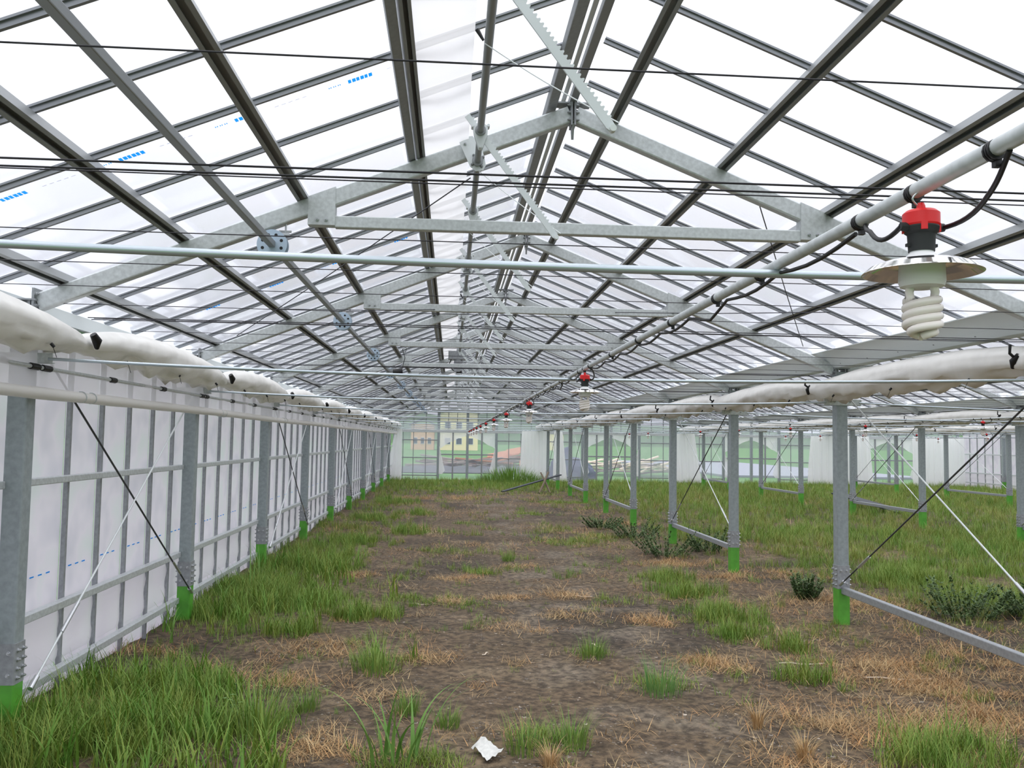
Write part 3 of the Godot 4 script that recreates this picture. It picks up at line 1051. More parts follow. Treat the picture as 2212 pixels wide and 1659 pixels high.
# ---------------------------------------------------------------- roof machinery
func make_screen_axle() -> void:
	var o := thing("screen_drive_axle", "long square axle with zinc cable drums slung beneath the trusses of the soil bay", "axle", "", Vector3(-1.577, 2.552, 0))
	part(beam_mesh(rounded(0.034, 0.034, 0.004), P(0, 0, 0.2), P(0, 0, END_WALL - 0.5)), "square_tube", M.purlin_steel, o)
	for k in FRAMES:
		var d := FIRST + 3.0 * k - 0.075
		if d > END_WALL - 1.0:
			break
		var disc := MB.new()
		var holes := MB.new()
		for face in [0.0, 0.05]:
			disc.tube([P(0, 0, d + face), P(0, 0, d + face + 0.004)], 0.078, 32)
		for h in 8:
			var a := TAU * (h + 0.5) / 8.0
			var c := P(cos(a) * 0.052, sin(a) * 0.052, d - 0.0012)
			holes.tube([c, c + P(0, 0, 0.003)], 0.0085, 10)
		var dm := part(disc.mesh(), "drum", M.drum_zinc, o)
		part(holes.mesh(), "drum_hole", M.black_plastic, dm)
		part(tube_mesh([P(0, 0, d + 0.004), P(0, 0, d + 0.05)], 0.066, 28), "cable_winding", M.black_plastic, dm)
		var hang := MB.new()
		hang.tube([P(0.055, 0.06, d + 0.075), P(0.055, 0.21, d + 0.075)], 0.005, 6)
		hang.box(P(0.05, 0.07, d + 0.075), Vector3(0.05, 0.012, 0.02))
		hang.box(P(0.03, 0.045, d + 0.075), Vector3(0.008, 0.06, 0.03))
		hang.tube([P(0.02, 0.085, d + 0.075), P(0.085, 0.085, d + 0.075)], 0.006, 6)
		part(hang.mesh(), "hanger", M.bolt_steel, o)
	var g := thing("gear_motor", "small gear motor with black housing on the square drum axle", "motor", "gear motors", P(-1.577, 2.552, 13.2))
	var mb := MB.new()
	mb.box(Vector3(0.02, -0.02, 0), Vector3(0.1, 0.1, 0.12))
	part(mb.mesh(), "gearbox", M.galvanised_dull, g)
	part(tube_mesh([Vector3(0.06, -0.02, 0), Vector3(0.21, 0.0, 0)], 0.05, 16), "motor_housing", M.black_plastic, g)
	part(tube_mesh([Vector3(-0.03, -0.04, 0), Vector3(-0.30, -0.10, 0)], 0.022, 10), "torque_arm", M.galvanised_dull, g)
	part(tube_mesh([Vector3(0.2, 0.03, 0), Vector3(0.24, 0.2, 0.0), Vector3(0.2, 0.33, 0), Vector3(0.26, 0.36, 0), Vector3(0.25, 0.29, 0.0), Vector3(0.14, 0.27, 0.0)], 0.006, 6), "lead", M.black_plastic, g)

func rack_mesh() -> ArrayMesh:
	# flat bar with teeth on its upper edge, from the origin (lower end) up the local y axis; teeth towards +x
	var poly := PackedVector2Array()
	var length := 0.73
	poly.push_back(Vector2(-0.016, 0.012))
	poly.push_back(Vector2(-0.012, 0.0))
	poly.push_back(Vector2(0.0, -0.006))
	poly.push_back(Vector2(0.012, 0.0))
	poly.push_back(Vector2(0.014, 0.022))
	var y := 0.03
	while y < length - 0.03:
		poly.push_back(Vector2(0.0115, y))
		poly.push_back(Vector2(0.0205, y + 0.0045))
		poly.push_back(Vector2(0.0205, y + 0.0085))
		poly.push_back(Vector2(0.0115, y + 0.013))
		y += 0.018
	poly.push_back(Vector2(0.012, length))
	poly.push_back(Vector2(-0.016, length))
	return beam_mesh(poly, Vector3(0, 0, 0.004), Vector3(0, 0, -0.004), Vector3.UP)

func make_vent_gear() -> void:
	var sx := -0.515
	var sy := 3.035
	var o := thing("vent_drive_shaft", "round steel drive shaft of the ridge vent, held by zinc bearing plates", "shaft", "", Vector3(sx, sy, 0))
	part(tube_mesh([P(0, 0, 0.3), P(0, 0, END_WALL - 0.6)], 0.017, 14), "shaft", M.purlin_steel, o)
	for k in FRAMES - 1:
		var d := FIRST + 3.0 * k - 0.06
		var b := MB.new()
		var poly := PackedVector2Array([Vector2(0.045, -0.02), Vector2(0.03, -0.05), Vector2(-0.01, -0.055), Vector2(-0.04, -0.03), Vector2(-0.10, 0.10), Vector2(-0.085, 0.125), Vector2(-0.03, 0.135), Vector2(0.02, 0.08)])
		poly.reverse()
		b.extrude(poly, P(0, 0, d - 0.003), P(0, 0, d + 0.003))
		var bp := part(b.mesh(), "bearing_plate", M.passivated_zinc, o)
		var pb := MB.new()
		hex_bolt(pb, P(-0.07, 0.09, d - 0.004), Vector3.BACK, 0.007)
		part(pb.mesh(), "bolt", M.bolt_steel, bp)
		var c := MB.new()
		c.tube([P(0, 0, d - 0.02), P(0, 0, d + 0.02)], 0.03, 16)
		for a in 4:
			var w := TAU * (a + 0.4) / 4.0
			hex_bolt(c, P(cos(w) * 0.036, sin(w) * 0.036, d - 0.004), Vector3.BACK, 0.006)
		part(c.mesh(), "bearing", M.galvanised_dull, o)
	var rm := rack_mesh()
	var lean := atan2(0.375, 0.50)
	var n := 0
	var d := 2.7
	while d < END_WALL - 1.0:
		var r := thing("vent_rack", "toothed zinc rack slanting past the vent drive shaft under the ridge", "rack", "toothed vent racks", P(-0.14, 2.53, d))
		var turn := Basis(Vector3.BACK, lean)
		part(rm, "toothed_bar", M.passivated_zinc, r, Transform3D(turn, Vector3.ZERO))
		part(tube_mesh([P(0, 0, -0.012), P(0, 0, 0.012)], 0.011, 12), "end_roller", M.cord_white, r)
		var hub := Vector3(sx + 0.14, sy - 2.53, 0)
		var b := MB.new()
		var poly := PackedVector2Array([Vector2(-0.036, 0.02), Vector2(-0.03, -0.02), Vector2(-0.008, -0.085), Vector2(0.012, -0.085), Vector2(0.034, -0.02), Vector2(0.036, 0.025), Vector2(0.0, 0.04)])
		b.extrude(poly, hub + P(0, 0, 0.012), hub + P(0, 0, 0.018))
		b.extrude(poly, hub + P(0, 0, -0.018), hub + P(0, 0, -0.012))
		for e in [Vector2(-0.038, 0.022), Vector2(0.038, 0.026), Vector2(0.0, -0.078)]:
			b.tube([hub + P(e.x, e.y, -0.022), hub + P(e.x, e.y, 0.022)], 0.007, 8)
		part(b.mesh(), "pinion_bracket", M.passivated_zinc, r)
		part(tube_mesh([hub + P(0, 0, -0.03), hub + P(0, 0, 0.03)], 0.026, 16), "pinion", M.galvanised_dull, r)
		if n % 1 == 0:
			# a white limit cord with its black tag, tied from the shaft to the rack end
			var cord := []
			for k in 9:
				var t := k / 8.0
				cord.append(Vector3(sx + 0.14 - 0.015, sy - 2.53 - 0.02, -0.5).lerp(Vector3(0.02, 0.02, 0.0), t) + Vector3(0, -0.01 * sin(PI * t), 0))
			var cn := part(tube_mesh(cord, 0.0022, 6), "cord", M.cord_white, r)
			var kn := MB.new()
			kn.tube([cord[0] + Vector3(-0.006, 0.012, 0), cord[0] + Vector3(-0.03, 0.052, 0)], [0.005, 0.009], 6)
			part(kn.mesh(), "tag", M.black_plastic, cn)
		d += 1.5
		n += 1
	# gear motor on the shaft
	var g := thing("gear_motor", "grey gear motor hanging from the round vent drive shaft", "motor", "gear motors", P(sx, sy, 15.0))
	var m := MB.new()
	m.box(Vector3(-0.04, -0.06, 0), Vector3(0.30, 0.14, 0.16))
	part(m.mesh(), "gearbox", M.galvanised_dull, g)
	part(tube_mesh([Vector3(-0.02, -0.12, 0), Vector3(-0.02, -0.34, 0)], 0.075, 16), "motor_housing", M.galvanised_dull, g)
	part(tube_mesh([Vector3(-0.14, -0.13, 0), Vector3(-0.17, -0.2, 0), Vector3(-0.12, -0.3, 0), Vector3(-0.06, -0.34, 0)], 0.01, 6), "lead", M.black_plastic, g)
	part(tube_mesh([Vector3(-0.05, -0.34, 0.05), Vector3(0.04, -0.34, 0.05)], 0.02, 8), "terminal", M.black_plastic, g)
	# loose film strip closing the gap below the vent
	var b := MB.new()
	var rows := []
	for r in 9:
		var row := []
		var t := r / 8.0
		for k in 171:
			var dd := 0.6 + k * 0.2
			var x := lerpf(-0.812, -0.565, t)
			var y := yr(x) + 0.035 - 0.02 * sin(PI * t) + 0.012 * lumps.get_noise_2d(dd * 2.0, t * 3.0) - 0.03 * t
			row.append(P(x + 0.012 * lumps.get_noise_2d(dd * 0.8, 77.0) * t, y, dd))
		rows.append(row)
	b.sheet(rows)
	whole(b.mesh(), "vent_film_strip", M.vent_film_sheet, "loose milky film strip hanging along the ridge vent opening", "film")
	# thin stay wires slung under the roof
	for e in [[P(1.05, 2.93, 4.78), P(2.45, 2.42, 7.6)], [P(-0.55, 2.98, 4.78), P(-2.45, 2.40, 7.6)], [P(-0.6, 2.7, 7.8), P(-2.0, 2.55, 7.0)], [P(0.75, 2.70, 7.75), P(2.0, 2.48, 6.0)]]:
		whole(tube_mesh([e[0], (e[0] + e[1]) * 0.5 + Vector3(0, -0.01, 0), e[1]], 0.0035, 6), "stay_wire", M.wire_grey, "thin grey stay wire running diagonally under the film roof", "wire", "diagonal stay wires")

# ---------------------------------------------------------------- far end
func make_curtains() -> void:
	var list := [[-2.62, 0.22, 0.62, -0.18, 0.15], [2.55, 0.95, 1.1, 0.0, 0.0], [3.45, 0.3, 0.55, 0.1, 0.0], [8.30, 1.0, 1.25, 0.12, 0.0], [13.95, 1.15, 1.35, 0.0, 0.0], [15.35, 0.9, 1.0, 0.1, 0.0], [18.1, 1.3, 1.3, 0.0, 0.0], [19.2, 0.9, 0.9, 0.0, 0.0]]
	var labels := ["white film curtain flaring at the foot beside the milky side wall's far end", "wide white film curtain behind the leaning wooden poles", "narrow white film curtain edge beside the last post of the soil bay", "white film curtain hanging at the far end of the second post row", "wide white film curtain hanging at the far end of the third post row", "bluish white film curtain beside the third row's wide curtain", "pale film curtain hanging before the far corner", "pale film curtain tucked into the far corner"]
	for q in list.size():
		var e: Array = list[q]
		var b := MB.new()
		var rows := []
		for r in 13:
			var t := r / 12.0
			var row := []
			for k in 41:
				var u := k / 40.0 - 0.5
				var wide: float = lerpf(e[1], e[2], pow(t, 0.8))
				var x: float = e[0] + e[3] * t * -1.0 * -1.0 + u * wide
				var fold := (0.05 + 0.05 * t) * sin(u * wide * 22.0 + q) + 0.03 * lumps.get_noise_2d(u * 9.0 + q * 5.0, t * 3.0)
				row.append(P(x, lerpf(1.95, 0.02, t) + 0.02 * sin(u * 40.0), 33.9 + fold + 0.12 * (q % 2)))
			rows.append(row)
		b.sheet(rows)
		whole(b.mesh(), "film_curtain", M.curtain_film, labels[q], "curtain", "film curtains at the far gable")
	# wooden poles and a board left at the far end
	for e in [[P(2.03, 0.0, 26.6), P(2.32, 0.62, 26.9), 0.035], [P(2.36, 0.0, 26.7), P(2.10, 0.60, 27.0), 0.03]]:
		var pts := [e[0], (e[0] + e[1]) * 0.5 + Vector3(0.01, 0, 0.01), e[1]]
		whole(tube_mesh(pts, [e[2], e[2] * 0.9, e[2] * 0.8], 9), "wooden_pole", M.weathered_wood, "pale wooden pole leaning near the far end of the soil bay", "pole", "leaning wooden poles")
	var bd := MB.new()
	bd.extrude(rounded(0.14, 0.03, 0.004), P(0.9, 0.05, 26.3), P(2.75, 0.52, 27.4))
	whole(bd.mesh(), "dark_board", M.dark_sheeting, "long dark board propped up by the leaning wooden poles", "board")
	var mt := MB.new()
	mt.extrude(rounded(0.5, 0.03, 0.008), P(8.9, 0.38, 21.5), P(9.9, 0.02, 20.2))
	whole(mt.mesh(), "dark_slab", M.dark_sheeting, "flat dark panel lying tilted in the grass near the second post row", "panel")

func make_outside() -> void:
	rng.seed = 77
	# scrap timber beyond the gable
	for k in 46:
		var kind := k % 4
		var l := rng.randf_range(1.2, 3.6)
		var a := rng.randf_range(-0.5, 0.5) + (0.25 if k % 3 == 0 else -0.1)
		var center := P(rng.randf_range(-2.2, 3.6), 0.12 + 0.5 * rng.randf() * (1.0 if k % 3 else 0.5), rng.randf_range(47.5, 52.0))
		var dir := Vector3(cos(a), rng.randf_range(-0.12, 0.2), sin(a)).normalized()
		var m: Material = [M.grey_timber, M.fresh_timber, M.grey_timber, M.weathered_wood][kind]
		var b := MB.new()
		b.extrude(rounded(rng.randf_range(0.12, 0.28), rng.randf_range(0.05, 0.12), 0.01), -dir * l * 0.5, dir * l * 0.5)
		whole(b.mesh(), "scrap_plank", m, "scrap plank in the brown timber pile beyond the doorway of the soil bay", "plank", "scrap planks of the brown pile", center)
	for k in 5:
		var b := MB.new()
		var c := P(rng.randf_range(1.6, 4.2), 0.45 + 0.13 * k, rng.randf_range(48.5, 50.0))
		b.extrude(rounded(0.7, 0.04, 0.01), Vector3(-0.55, -0.1, 0), Vector3(0.55, 0.12, 0.2), Vector3(0.1, 1, 0.55).normalized())
		whole(b.mesh(), "scrap_sheet", M.fresh_timber, "orange-brown wooden sheet lying on the scrap timber pile", "sheet", "orange sheets on the brown pile", c)
	var ds := MB.new()
	var rows := []
	for r in 7:
		var row := []
		for k in 30:
			var t := k / 29.0
			row.append(P(-5.5 + 11.0 * t, 0.38 * sin(PI * r / 6.0) * (0.7 + 0.5 * lumps.get_noise_2d(t * 30.0, r * 2.0)) - 0.12, 45.5 + 0.5 * r))
		rows.append(row)
	ds.sheet(rows)
	whole(ds.mesh(), "sheeting_heap", M.dark_sheeting, "long low heap of dark sheeting before the brown timber pile", "heap")
	for k in 44:
		var l := rng.randf_range(0.8, 2.4)
		var a := rng.randf_range(-0.7, 0.7)
		var dir := Vector3(cos(a), rng.randf_range(-0.15, 0.3), sin(a)).normalized()
		var b := MB.new()
		b.extrude(rounded(rng.randf_range(0.1, 0.3), rng.randf_range(0.05, 0.1), 0.01), -dir * l * 0.5, dir * l * 0.5)
		whole(b.mesh(), "pale_plank", M.pale_rubble if k % 3 else M.grey_timber, "pale scrap plank in the light heap beyond the second bay's doorway", "plank", "scrap planks of the light heap", P(rng.randf_range(6.2, 10.4), 0.08 + 0.5 * rng.randf(), rng.randf_range(44.0, 48.0)))
	# tarpaulin heap
	var tp := MB.new()
	rows = []
	for r in 13:
		var row := []
		var ph := PI * 0.5 * r / 12.0
		for k in 20:
			var a := TAU * k / 20.0
			var rad := cos(ph) * (1.0 + 0.2 * lumps.get_noise_2d(a * 4.0, r * 1.5))
			row.append(Vector3(cos(a) * rad * 1.1, sin(ph) * (1.0 + 0.5 * smoothstep(0.2, 1.0, -cos(a))) - 0.15, sin(a) * rad * 0.7))
		rows.append(row)
	tp.sheet(rows, true)
	whole(tp.mesh(), "tarpaulin_heap", M.blue_tarpaulin, "dark blue tarpaulin draped over a heap outside the gable", "tarpaulin", "", P(4.9, 0, 40.5))
	# grey mulch field strip
	var mf := MB.new()
	mf.box(P(19.0, -0.10, 62.0), Vector3(11.0, 0.1, 34.0))
	whole(mf.mesh(), "mulch_strip", M.grey_mulch, "flat strip of ground covered with grey mulch film beyond the third bay", "mulch film")
	# hedge line, hill and houses far off
	var hd := setting("hill", "long hazy wooded hill behind the meadow")
	var hb := MB.new()
	rows = []
	for r in 9:
		var row := []
		var t := r / 8.0
		for k in 60:
			var x := -260.0 + 620.0 * k / 59.0
			var top := 15.0 + 7.0 * lumps.get_noise_2d(x * 0.02, 4.0) - 6.0 * smoothstep(30.0, 160.0, x)
			row.append(P(x, -0.5 + top * sin(PI * 0.5 * t), 360.0 + 50.0 * t))
		rows.append(row)
	hb.sheet(rows)
	part(hb.mesh(), "slope", M.wooded_hill, hd)
	house("cream_house", P(0.6, -0.16, 150.0), 6.2, 6.2, 7.0, M.cream_wall, "tall cream house far behind the meadow")
	house("tan_house", P(-5.4, -0.16, 150.0), 3.8, 4.2, 5.0, M.tan_wall, "small tan house standing beside the tall cream house")
	house("cream_house", P(17.0, -0.16, 170.0), 7.0, 3.2, 6.0, M.cream_wall, "low cream house far off behind the second bay's doorway")

func house(called: String, at: Vector3, w: float, h: float, deep: float, wall: Material, label: String) -> void:
	var o := thing(called, label, "house", "", at)
	part(box_mesh(Vector3(w, h, deep)), "wall", wall, o, shift(Vector3(0, h / 2, 0)))
	var b := MB.new()
	var e := 0.35
	for s in [-1.0, 1.0]:
		b.extrude(rounded(deep + 2 * e, 0.16, 0.03), Vector3(s * (w / 2 + e), h - 0.1, 0), Vector3(0, h + 1.0, 0), Vector3(0, 1, 0))
	part(b.mesh(), "roof", M.house_roof, o)
	var rows_ := maxi(1, int(h / 2.6))
	for r in rows_:
		for k in 3:
			var wn := part(box_mesh(Vector3(w * 0.16, 1.1, 0.06)), "window", M.white_rod, o, shift(Vector3(-w * 0.3 + w * 0.3 * k, 1.5 + 2.6 * r, deep / 2 + 0.02)))
			part(box_mesh(Vector3(w * 0.14, 0.95, 0.04)), "pane", M.house_window, wn, shift(Vector3(0, 0, 0.03)))

# ---------------------------------------------------------------- plants
func blade_strip(b: MB, root: Vector3, heading: float, length: float, width: float, bend: float, color: Color, tip: Color, steps := 4, tilt := 0.12) -> void:
	var out := Vector3(cos(heading), 0, sin(heading))
	var side := Vector3(-sin(heading), 0, cos(heading))
	var first := b.v.size()
	var p := root
	for k in steps + 1:
		var t := float(k) / steps
		var w := width * (1.0 - pow(t, 1.8)) * (0.65 + 0.35 * sin(PI * minf(1.0, t * 1.6)))
		var dir := Vector3.UP * cos(tilt) + out * sin(tilt)
		var nrm := (out * cos(tilt) - Vector3.UP * sin(tilt)) * -1.0
		for s in [-1.0, 1.0]:
			b.v.push_back(p + side * s * maxf(w, 0.0004) * 0.5)
			b.n.push_back((nrm + side * s * 0.3).normalized())
			b.c.push_back(color.lerp(tip, t))
		p += dir * length / steps
		tilt += bend / steps * (0.6 + 0.8 * t)
	for k in steps:
		var a := first + 2 * k
		b.i.append_array(PackedInt32Array([a, a + 3, a + 1, a, a + 2, a + 3]))

func tuft_mesh(kind: String, seed_: int) -> ArrayMesh:
	var b := MB.new()
	var r := RandomNumberGenerator.new()
	r.seed = seed_
	match kind:
		"lush":
			for k in 20:
				var g := Color(0.8, 0.95, 0.75).lerp(Color(1.15, 1.05, 0.8), r.randf())
				blade_strip(b, Vector3(r.randf_range(-0.05, 0.05), -0.01, r.randf_range(-0.05, 0.05)), r.randf() * TAU, r.randf_range(0.08, 0.21), r.randf_range(0.0035, 0.0065), r.randf_range(0.6, 2.2), g, g)
		"short":
			for k in 14:
				var g := Color(0.85, 1.0, 0.8).lerp(Color(1.2, 1.05, 0.7), r.randf())
				blade_strip(b, Vector3(r.randf_range(-0.05, 0.05), -0.01, r.randf_range(-0.05, 0.05)), r.randf() * TAU, r.randf_range(0.03, 0.10), r.randf_range(0.003, 0.005), r.randf_range(0.5, 2.0), g, g, 3, r.randf_range(0.1, 0.7))
		"straw":
			for k in 12:
				var g := Color(1, 1, 1) * r.randf_range(0.65, 1.25)
				blade_strip(b, Vector3(r.randf_range(-0.08, 0.08), r.randf_range(0.0, 0.012), r.randf_range(-0.08, 0.08)), r.randf() * TAU, r.randf_range(0.05, 0.14), r.randf_range(0.0022, 0.0042), r.randf_range(0.0, 0.9), g, g, 4, r.randf_range(0.75, 1.5))
		"broad":
			for k in 9:
				var g := Color(0.8, 1.0, 0.8).lerp(Color(1.0, 1.0, 0.8), r.randf())
				blade_strip(b, Vector3(r.randf_range(-0.04, 0.04), -0.01, r.randf_range(-0.04, 0.04)), r.randf() * TAU, r.randf_range(0.18, 0.36), r.randf_range(0.010, 0.018), r.randf_range(0.8, 2.0), g, g, 5)
	return b.mesh()

func scatter(called: String, label: String, category: String, material: Material, meshes: Array, places: Array) -> void:
	# places: [x, depth, size, colour]
	var by := []
	for k in meshes.size():
		by.append([])
	for k in places.size():
		by[k % meshes.size()].append(places[k])
	var o := Node3D.new()
	o.name = numbered(called)
	add_child(o)
	tag(o, label, category, "", "stuff")
	for k in meshes.size():
		var mm := MultiMesh.new()
		mm.transform_format = MultiMesh.TRANSFORM_3D
		mm.use_colors = true
		mm.mesh = meshes[k]
		mm.instance_count = by[k].size()
		for q in by[k].size():
			var e: Array = by[k][q]
			var s: float = e[2]
			var b := Basis(Vector3.UP, rng.randf() * TAU).scaled(Vector3(s, s * rng.randf_range(0.8, 1.2), s))
			mm.set_instance_transform(q, Transform3D(b, P(e[0], ground_height(e[0], e[1]) - 0.003, e[1])))
			mm.set_instance_color(q, e[3])
		var mi := MultiMeshInstance3D.new()
		mi.multimesh = mm
		mi.material_override = material
		mi.name = "clumps"
		o.add_child(mi, true)

func lushness(x: float, d: float) -> float:      # how thickly green grass grows, 0 to 1
	var n1 := 0.5 + 0.5 * lumps.get_noise_2d(x * 0.8 + 11.0, d * 0.5 + 7.0)
	var n2 := 0.5 + 0.5 * lumps.get_noise_2d(x * 2.6 - 40.0, d * 2.0)
	var g := 0.0
	# strip along the milky wall
	var edge := -1.75 + 0.5 * (n1 - 0.5) * 2.0
	var strip := smoothstep(edge + 0.45, edge - 0.35, x)
	if d > 5.4 and d < 7.5:
		strip *= 0.22 + 0.5 * smoothstep(0.5, 0.75, n2)
	elif d > 13.0:
		strip *= 0.35 + 0.6 * n2
	strip *= 0.25 + 0.75 * smoothstep(0.36, 0.6, n2)
	if d < 5.6:
		strip *= 0.42
	g = maxf(g, strip)
	# grassy bays
	var inner := smoothstep(2.9, 4.6, x + 1.2 * (n1 - 0.5)) * lerpf(0.15, 1.0, smoothstep(6.0, 9.5, d + 2.0 * (n2 - 0.5)))
	g = maxf(g, inner * (0.3 + 0.7 * smoothstep(0.3, 0.6, n2)))
	g = maxf(g, smoothstep(2.4, 3.4, x) * smoothstep(11.0, 15.0, d) * (0.4 + 0.6 * n2))
	# towards the far end everything is overgrown
	g = maxf(g, smoothstep(23.0, 31.0, d + 4.0 * (n1 - 0.5)) * (0.6 + 0.4 * n2))
	# sparse weeds in the middle
	g = maxf(g, 0.5 * smoothstep(0.52, 0.74, n2) * smoothstep(7.0, 12.0, d + 2.5 * absf(x)))
	return clampf(g, 0.0, 1.0)

func dryness(x: float, d: float) -> float:
	var n1 := 0.5 + 0.5 * lumps.get_noise_2d(x * 0.9 + 71.0, d * 0.7 - 17.0)
	var n2 := 0.5 + 0.5 * lumps.get_noise_2d(x * 3.0 + 140.0, d * 2.6)
	var s := 0.6 * smoothstep(0.52, 0.76, n2)
	s = maxf(s, smoothstep(1.3, 2.2, x + 0.5 * (n1 - 0.5)) * (0.35 + 0.65 * n2) * smoothstep(13.0, 9.0, d + absf(x - 2.5)))
	s = maxf(s, 0.65 * smoothstep(0.46, 0.66, n1) * smoothstep(9.0, 14.0, d) * smoothstep(32.0, 24.0, d))
	return clampf(s, 0.0, 1.0)

func make_plants() -> void:
	rng.seed = 2024
	var lush := []
	var short := []
	var straw := []
	var broad := []
	var green := func(dry: float) -> Color:
		return Color(0.125, 0.265, 0.035).lerp(Color(0.31, 0.345, 0.08), pow(rng.randf(), 1.5) * 0.8).lerp(Color(0.38, 0.29, 0.13), dry)
	var hay := func() -> Color:
		return Color(0.34, 0.235, 0.11).lerp(Color(0.72, 0.56, 0.30), pow(rng.randf(), 1.5)).lerp(Color(0.60, 0.28, 0.10), pow(rng.randf(), 1.3) * 0.7)
	# background scatter over the floor; thinner with distance
	var d := 3.6
	while d < 34.5:
		var cell := 0.058 if d < 9.0 else (0.085 if d < 16.0 else 0.14)
		var far_x := minf(19.6, 1.2 + d * 0.62)
		var x := -2.92
		while x < far_x:
			var px := x + rng.randf_range(-0.5, 0.5) * cell
			var pd := d + rng.randf_range(-0.5, 0.5) * cell
			var g := lushness(px, pd)
			var s := dryness(px, pd)
			var big := 1.0 + 0.035 * maxf(0.0, d - 8.0)
			if rng.randf() < g * 0.9:
				if rng.randf() < 0.35 + 0.4 * g:
					lush.append([px, pd, rng.randf_range(0.5, 1.25) * (0.4 + 0.6 * g) * minf(big, 1.5), green.call(0.75 * s * rng.randf() + 0.25 * rng.randf() * rng.randf())])
				else:
					short.append([px, pd, rng.randf_range(0.7, 1.3) * minf(big, 1.6), green.call(0.8 * s * rng.randf() + 0.3 * rng.randf() * rng.randf())])
			elif rng.randf() < s * 0.45:
				straw.append([px, pd, rng.randf_range(0.6, 1.3) * minf(big, 1.5), hay.call()])
			elif rng.randf() < (0.05 if x > 1.2 else 0.02):
				short.append([px, pd, rng.randf_range(0.3, 0.7), green.call(0.3)])
			x += cell
		d += cell
	for e in GREEN_PATCHES:
		var count := int(105.0 * e[2] * e[2] / 0.09 * (1.0 if e[1] < 12.0 else 0.45))
		for k in mini(count, 420):
			var a := rng.randf() * TAU
			var rr: float = e[2] * sqrt(rng.randf()) * rng.randf_range(0.5, 1.5)
			var px: float = e[0] + cos(a) * rr
			var pd: float = e[1] + sin(a) * rr
			if px < -2.93 or fine.get_noise_2d(px * 2.4, pd * 2.4) < -0.3 + 0.3 * (rr / e[2] - 0.6):
				continue
			if (e[0] < -1.3 and rng.randf() < 0.6) or (e[0] > 1.0 and e[1] < 12.0 and rng.randf() < 0.55):
				lush.append([px, pd, rng.randf_range(0.7, 1.3), green.call(0.1)])
			else:
				short.append([px, pd, rng.randf_range(0.7, 1.4), green.call(rng.randf() * 0.25)])
			if rng.randf() < 0.04 and e[0] < -1.0:
				broad.append([px, pd, rng.randf_range(0.6, 1.1), green.call(0.0)])
	for e in STRAW_PATCHES:
		for k in mini(int(95.0 * e[2] * e[2] / 0.06), 330):
			var a := rng.randf() * TAU
			var rr: float = e[2] * sqrt(rng.randf()) * rng.randf_range(0.4, 1.9)
			if fine.get_noise_2d((e[0] + cos(a) * rr) * 3.0 + 60.0, (e[1] + sin(a) * rr * 0.8) * 3.0) < -0.05 + 0.2 * (rr / e[2] - 0.6):
				continue
			straw.append([e[0] + cos(a) * rr, e[1] + sin(a) * rr * 0.8, rng.randf_range(0.6, 1.3), hay.call()])
	print("tufts ", lush.size(), " ", short.size(), " ", straw.size(), " ", broad.size())
	for k in 420:
		var px := rng.randf_range(-2.85, -0.9)
		var pd := rng.randf_range(4.1, 5.9) if k % 3 else rng.randf_range(7.2, 11.0)
		if px > -1.3 - 0.35 * (pd - 4.0) and pd < 6.0:
			continue
		if pd > 6.0 and px > -1.7:
			px = -1.7 - rng.randf()
		broad.append([px, pd, rng.randf_range(0.45, 1.0), green.call(0.1 * rng.randf())])
	scatter("grass", "long green grass along the milky wall and in the grassy bays", "grass", M.grass_blade, [tuft_mesh("lush", 1), tuft_mesh("lush", 2), tuft_mesh("lush", 3)], lush)
	scatter("short_grass", "short green grass scattered over the soil", "grass", M.grass_blade, [tuft_mesh("short", 4), tuft_mesh("short", 5)], short)
	scatter("dry_grass", "dry straw-coloured grass lying on the soil", "dry grass", M.straw_blade, [tuft_mesh("straw", 6), tuft_mesh("straw", 7), tuft_mesh("straw", 8)], straw)
	scatter("broad_grass", "broad-bladed green grass rising along the milky wall", "grass", M.grass_blade, [tuft_mesh("broad", 9), tuft_mesh("broad", 10)], broad)
	# pebbles
	var peb := MB.new()
	var rows := []
	for r in 5:
		var row := []
		var ph := lerpf(-PI / 2, PI / 2, r / 4.0)
		for q in 7:
			var a := TAU * q / 7.0
			var k := 1.0 + 0.25 * sin(q * 2.3 + r)
			row.append(Vector3(cos(a) * cos(ph) * k, sin(ph) * 0.6, sin(a) * cos(ph) * k))
		rows.append(row)
	peb.sheet(rows, true)
	peb.paint(Color(1, 1, 1))
	var stones := []
	for k in 26000:
		var pd := 4.0 + 9.0 * pow(rng.randf(), 1.5)
		var px := rng.randf_range(-2.2, 2.6)
		var g := rng.randf_range(0.08, 0.36)
		if k % 61 == 0:
			g = 0.62
		stones.append([px, pd, rng.randf_range(0.0025, 0.0085) * (1.8 if k % 31 == 0 else 1.0), Color(g, g * 0.86, g * 0.70)])
	scatter("gravel", "small grey and brown pebbles strewn over the soil", "gravel", M.stone, [peb.mesh()], stones)
	make_single_plants()

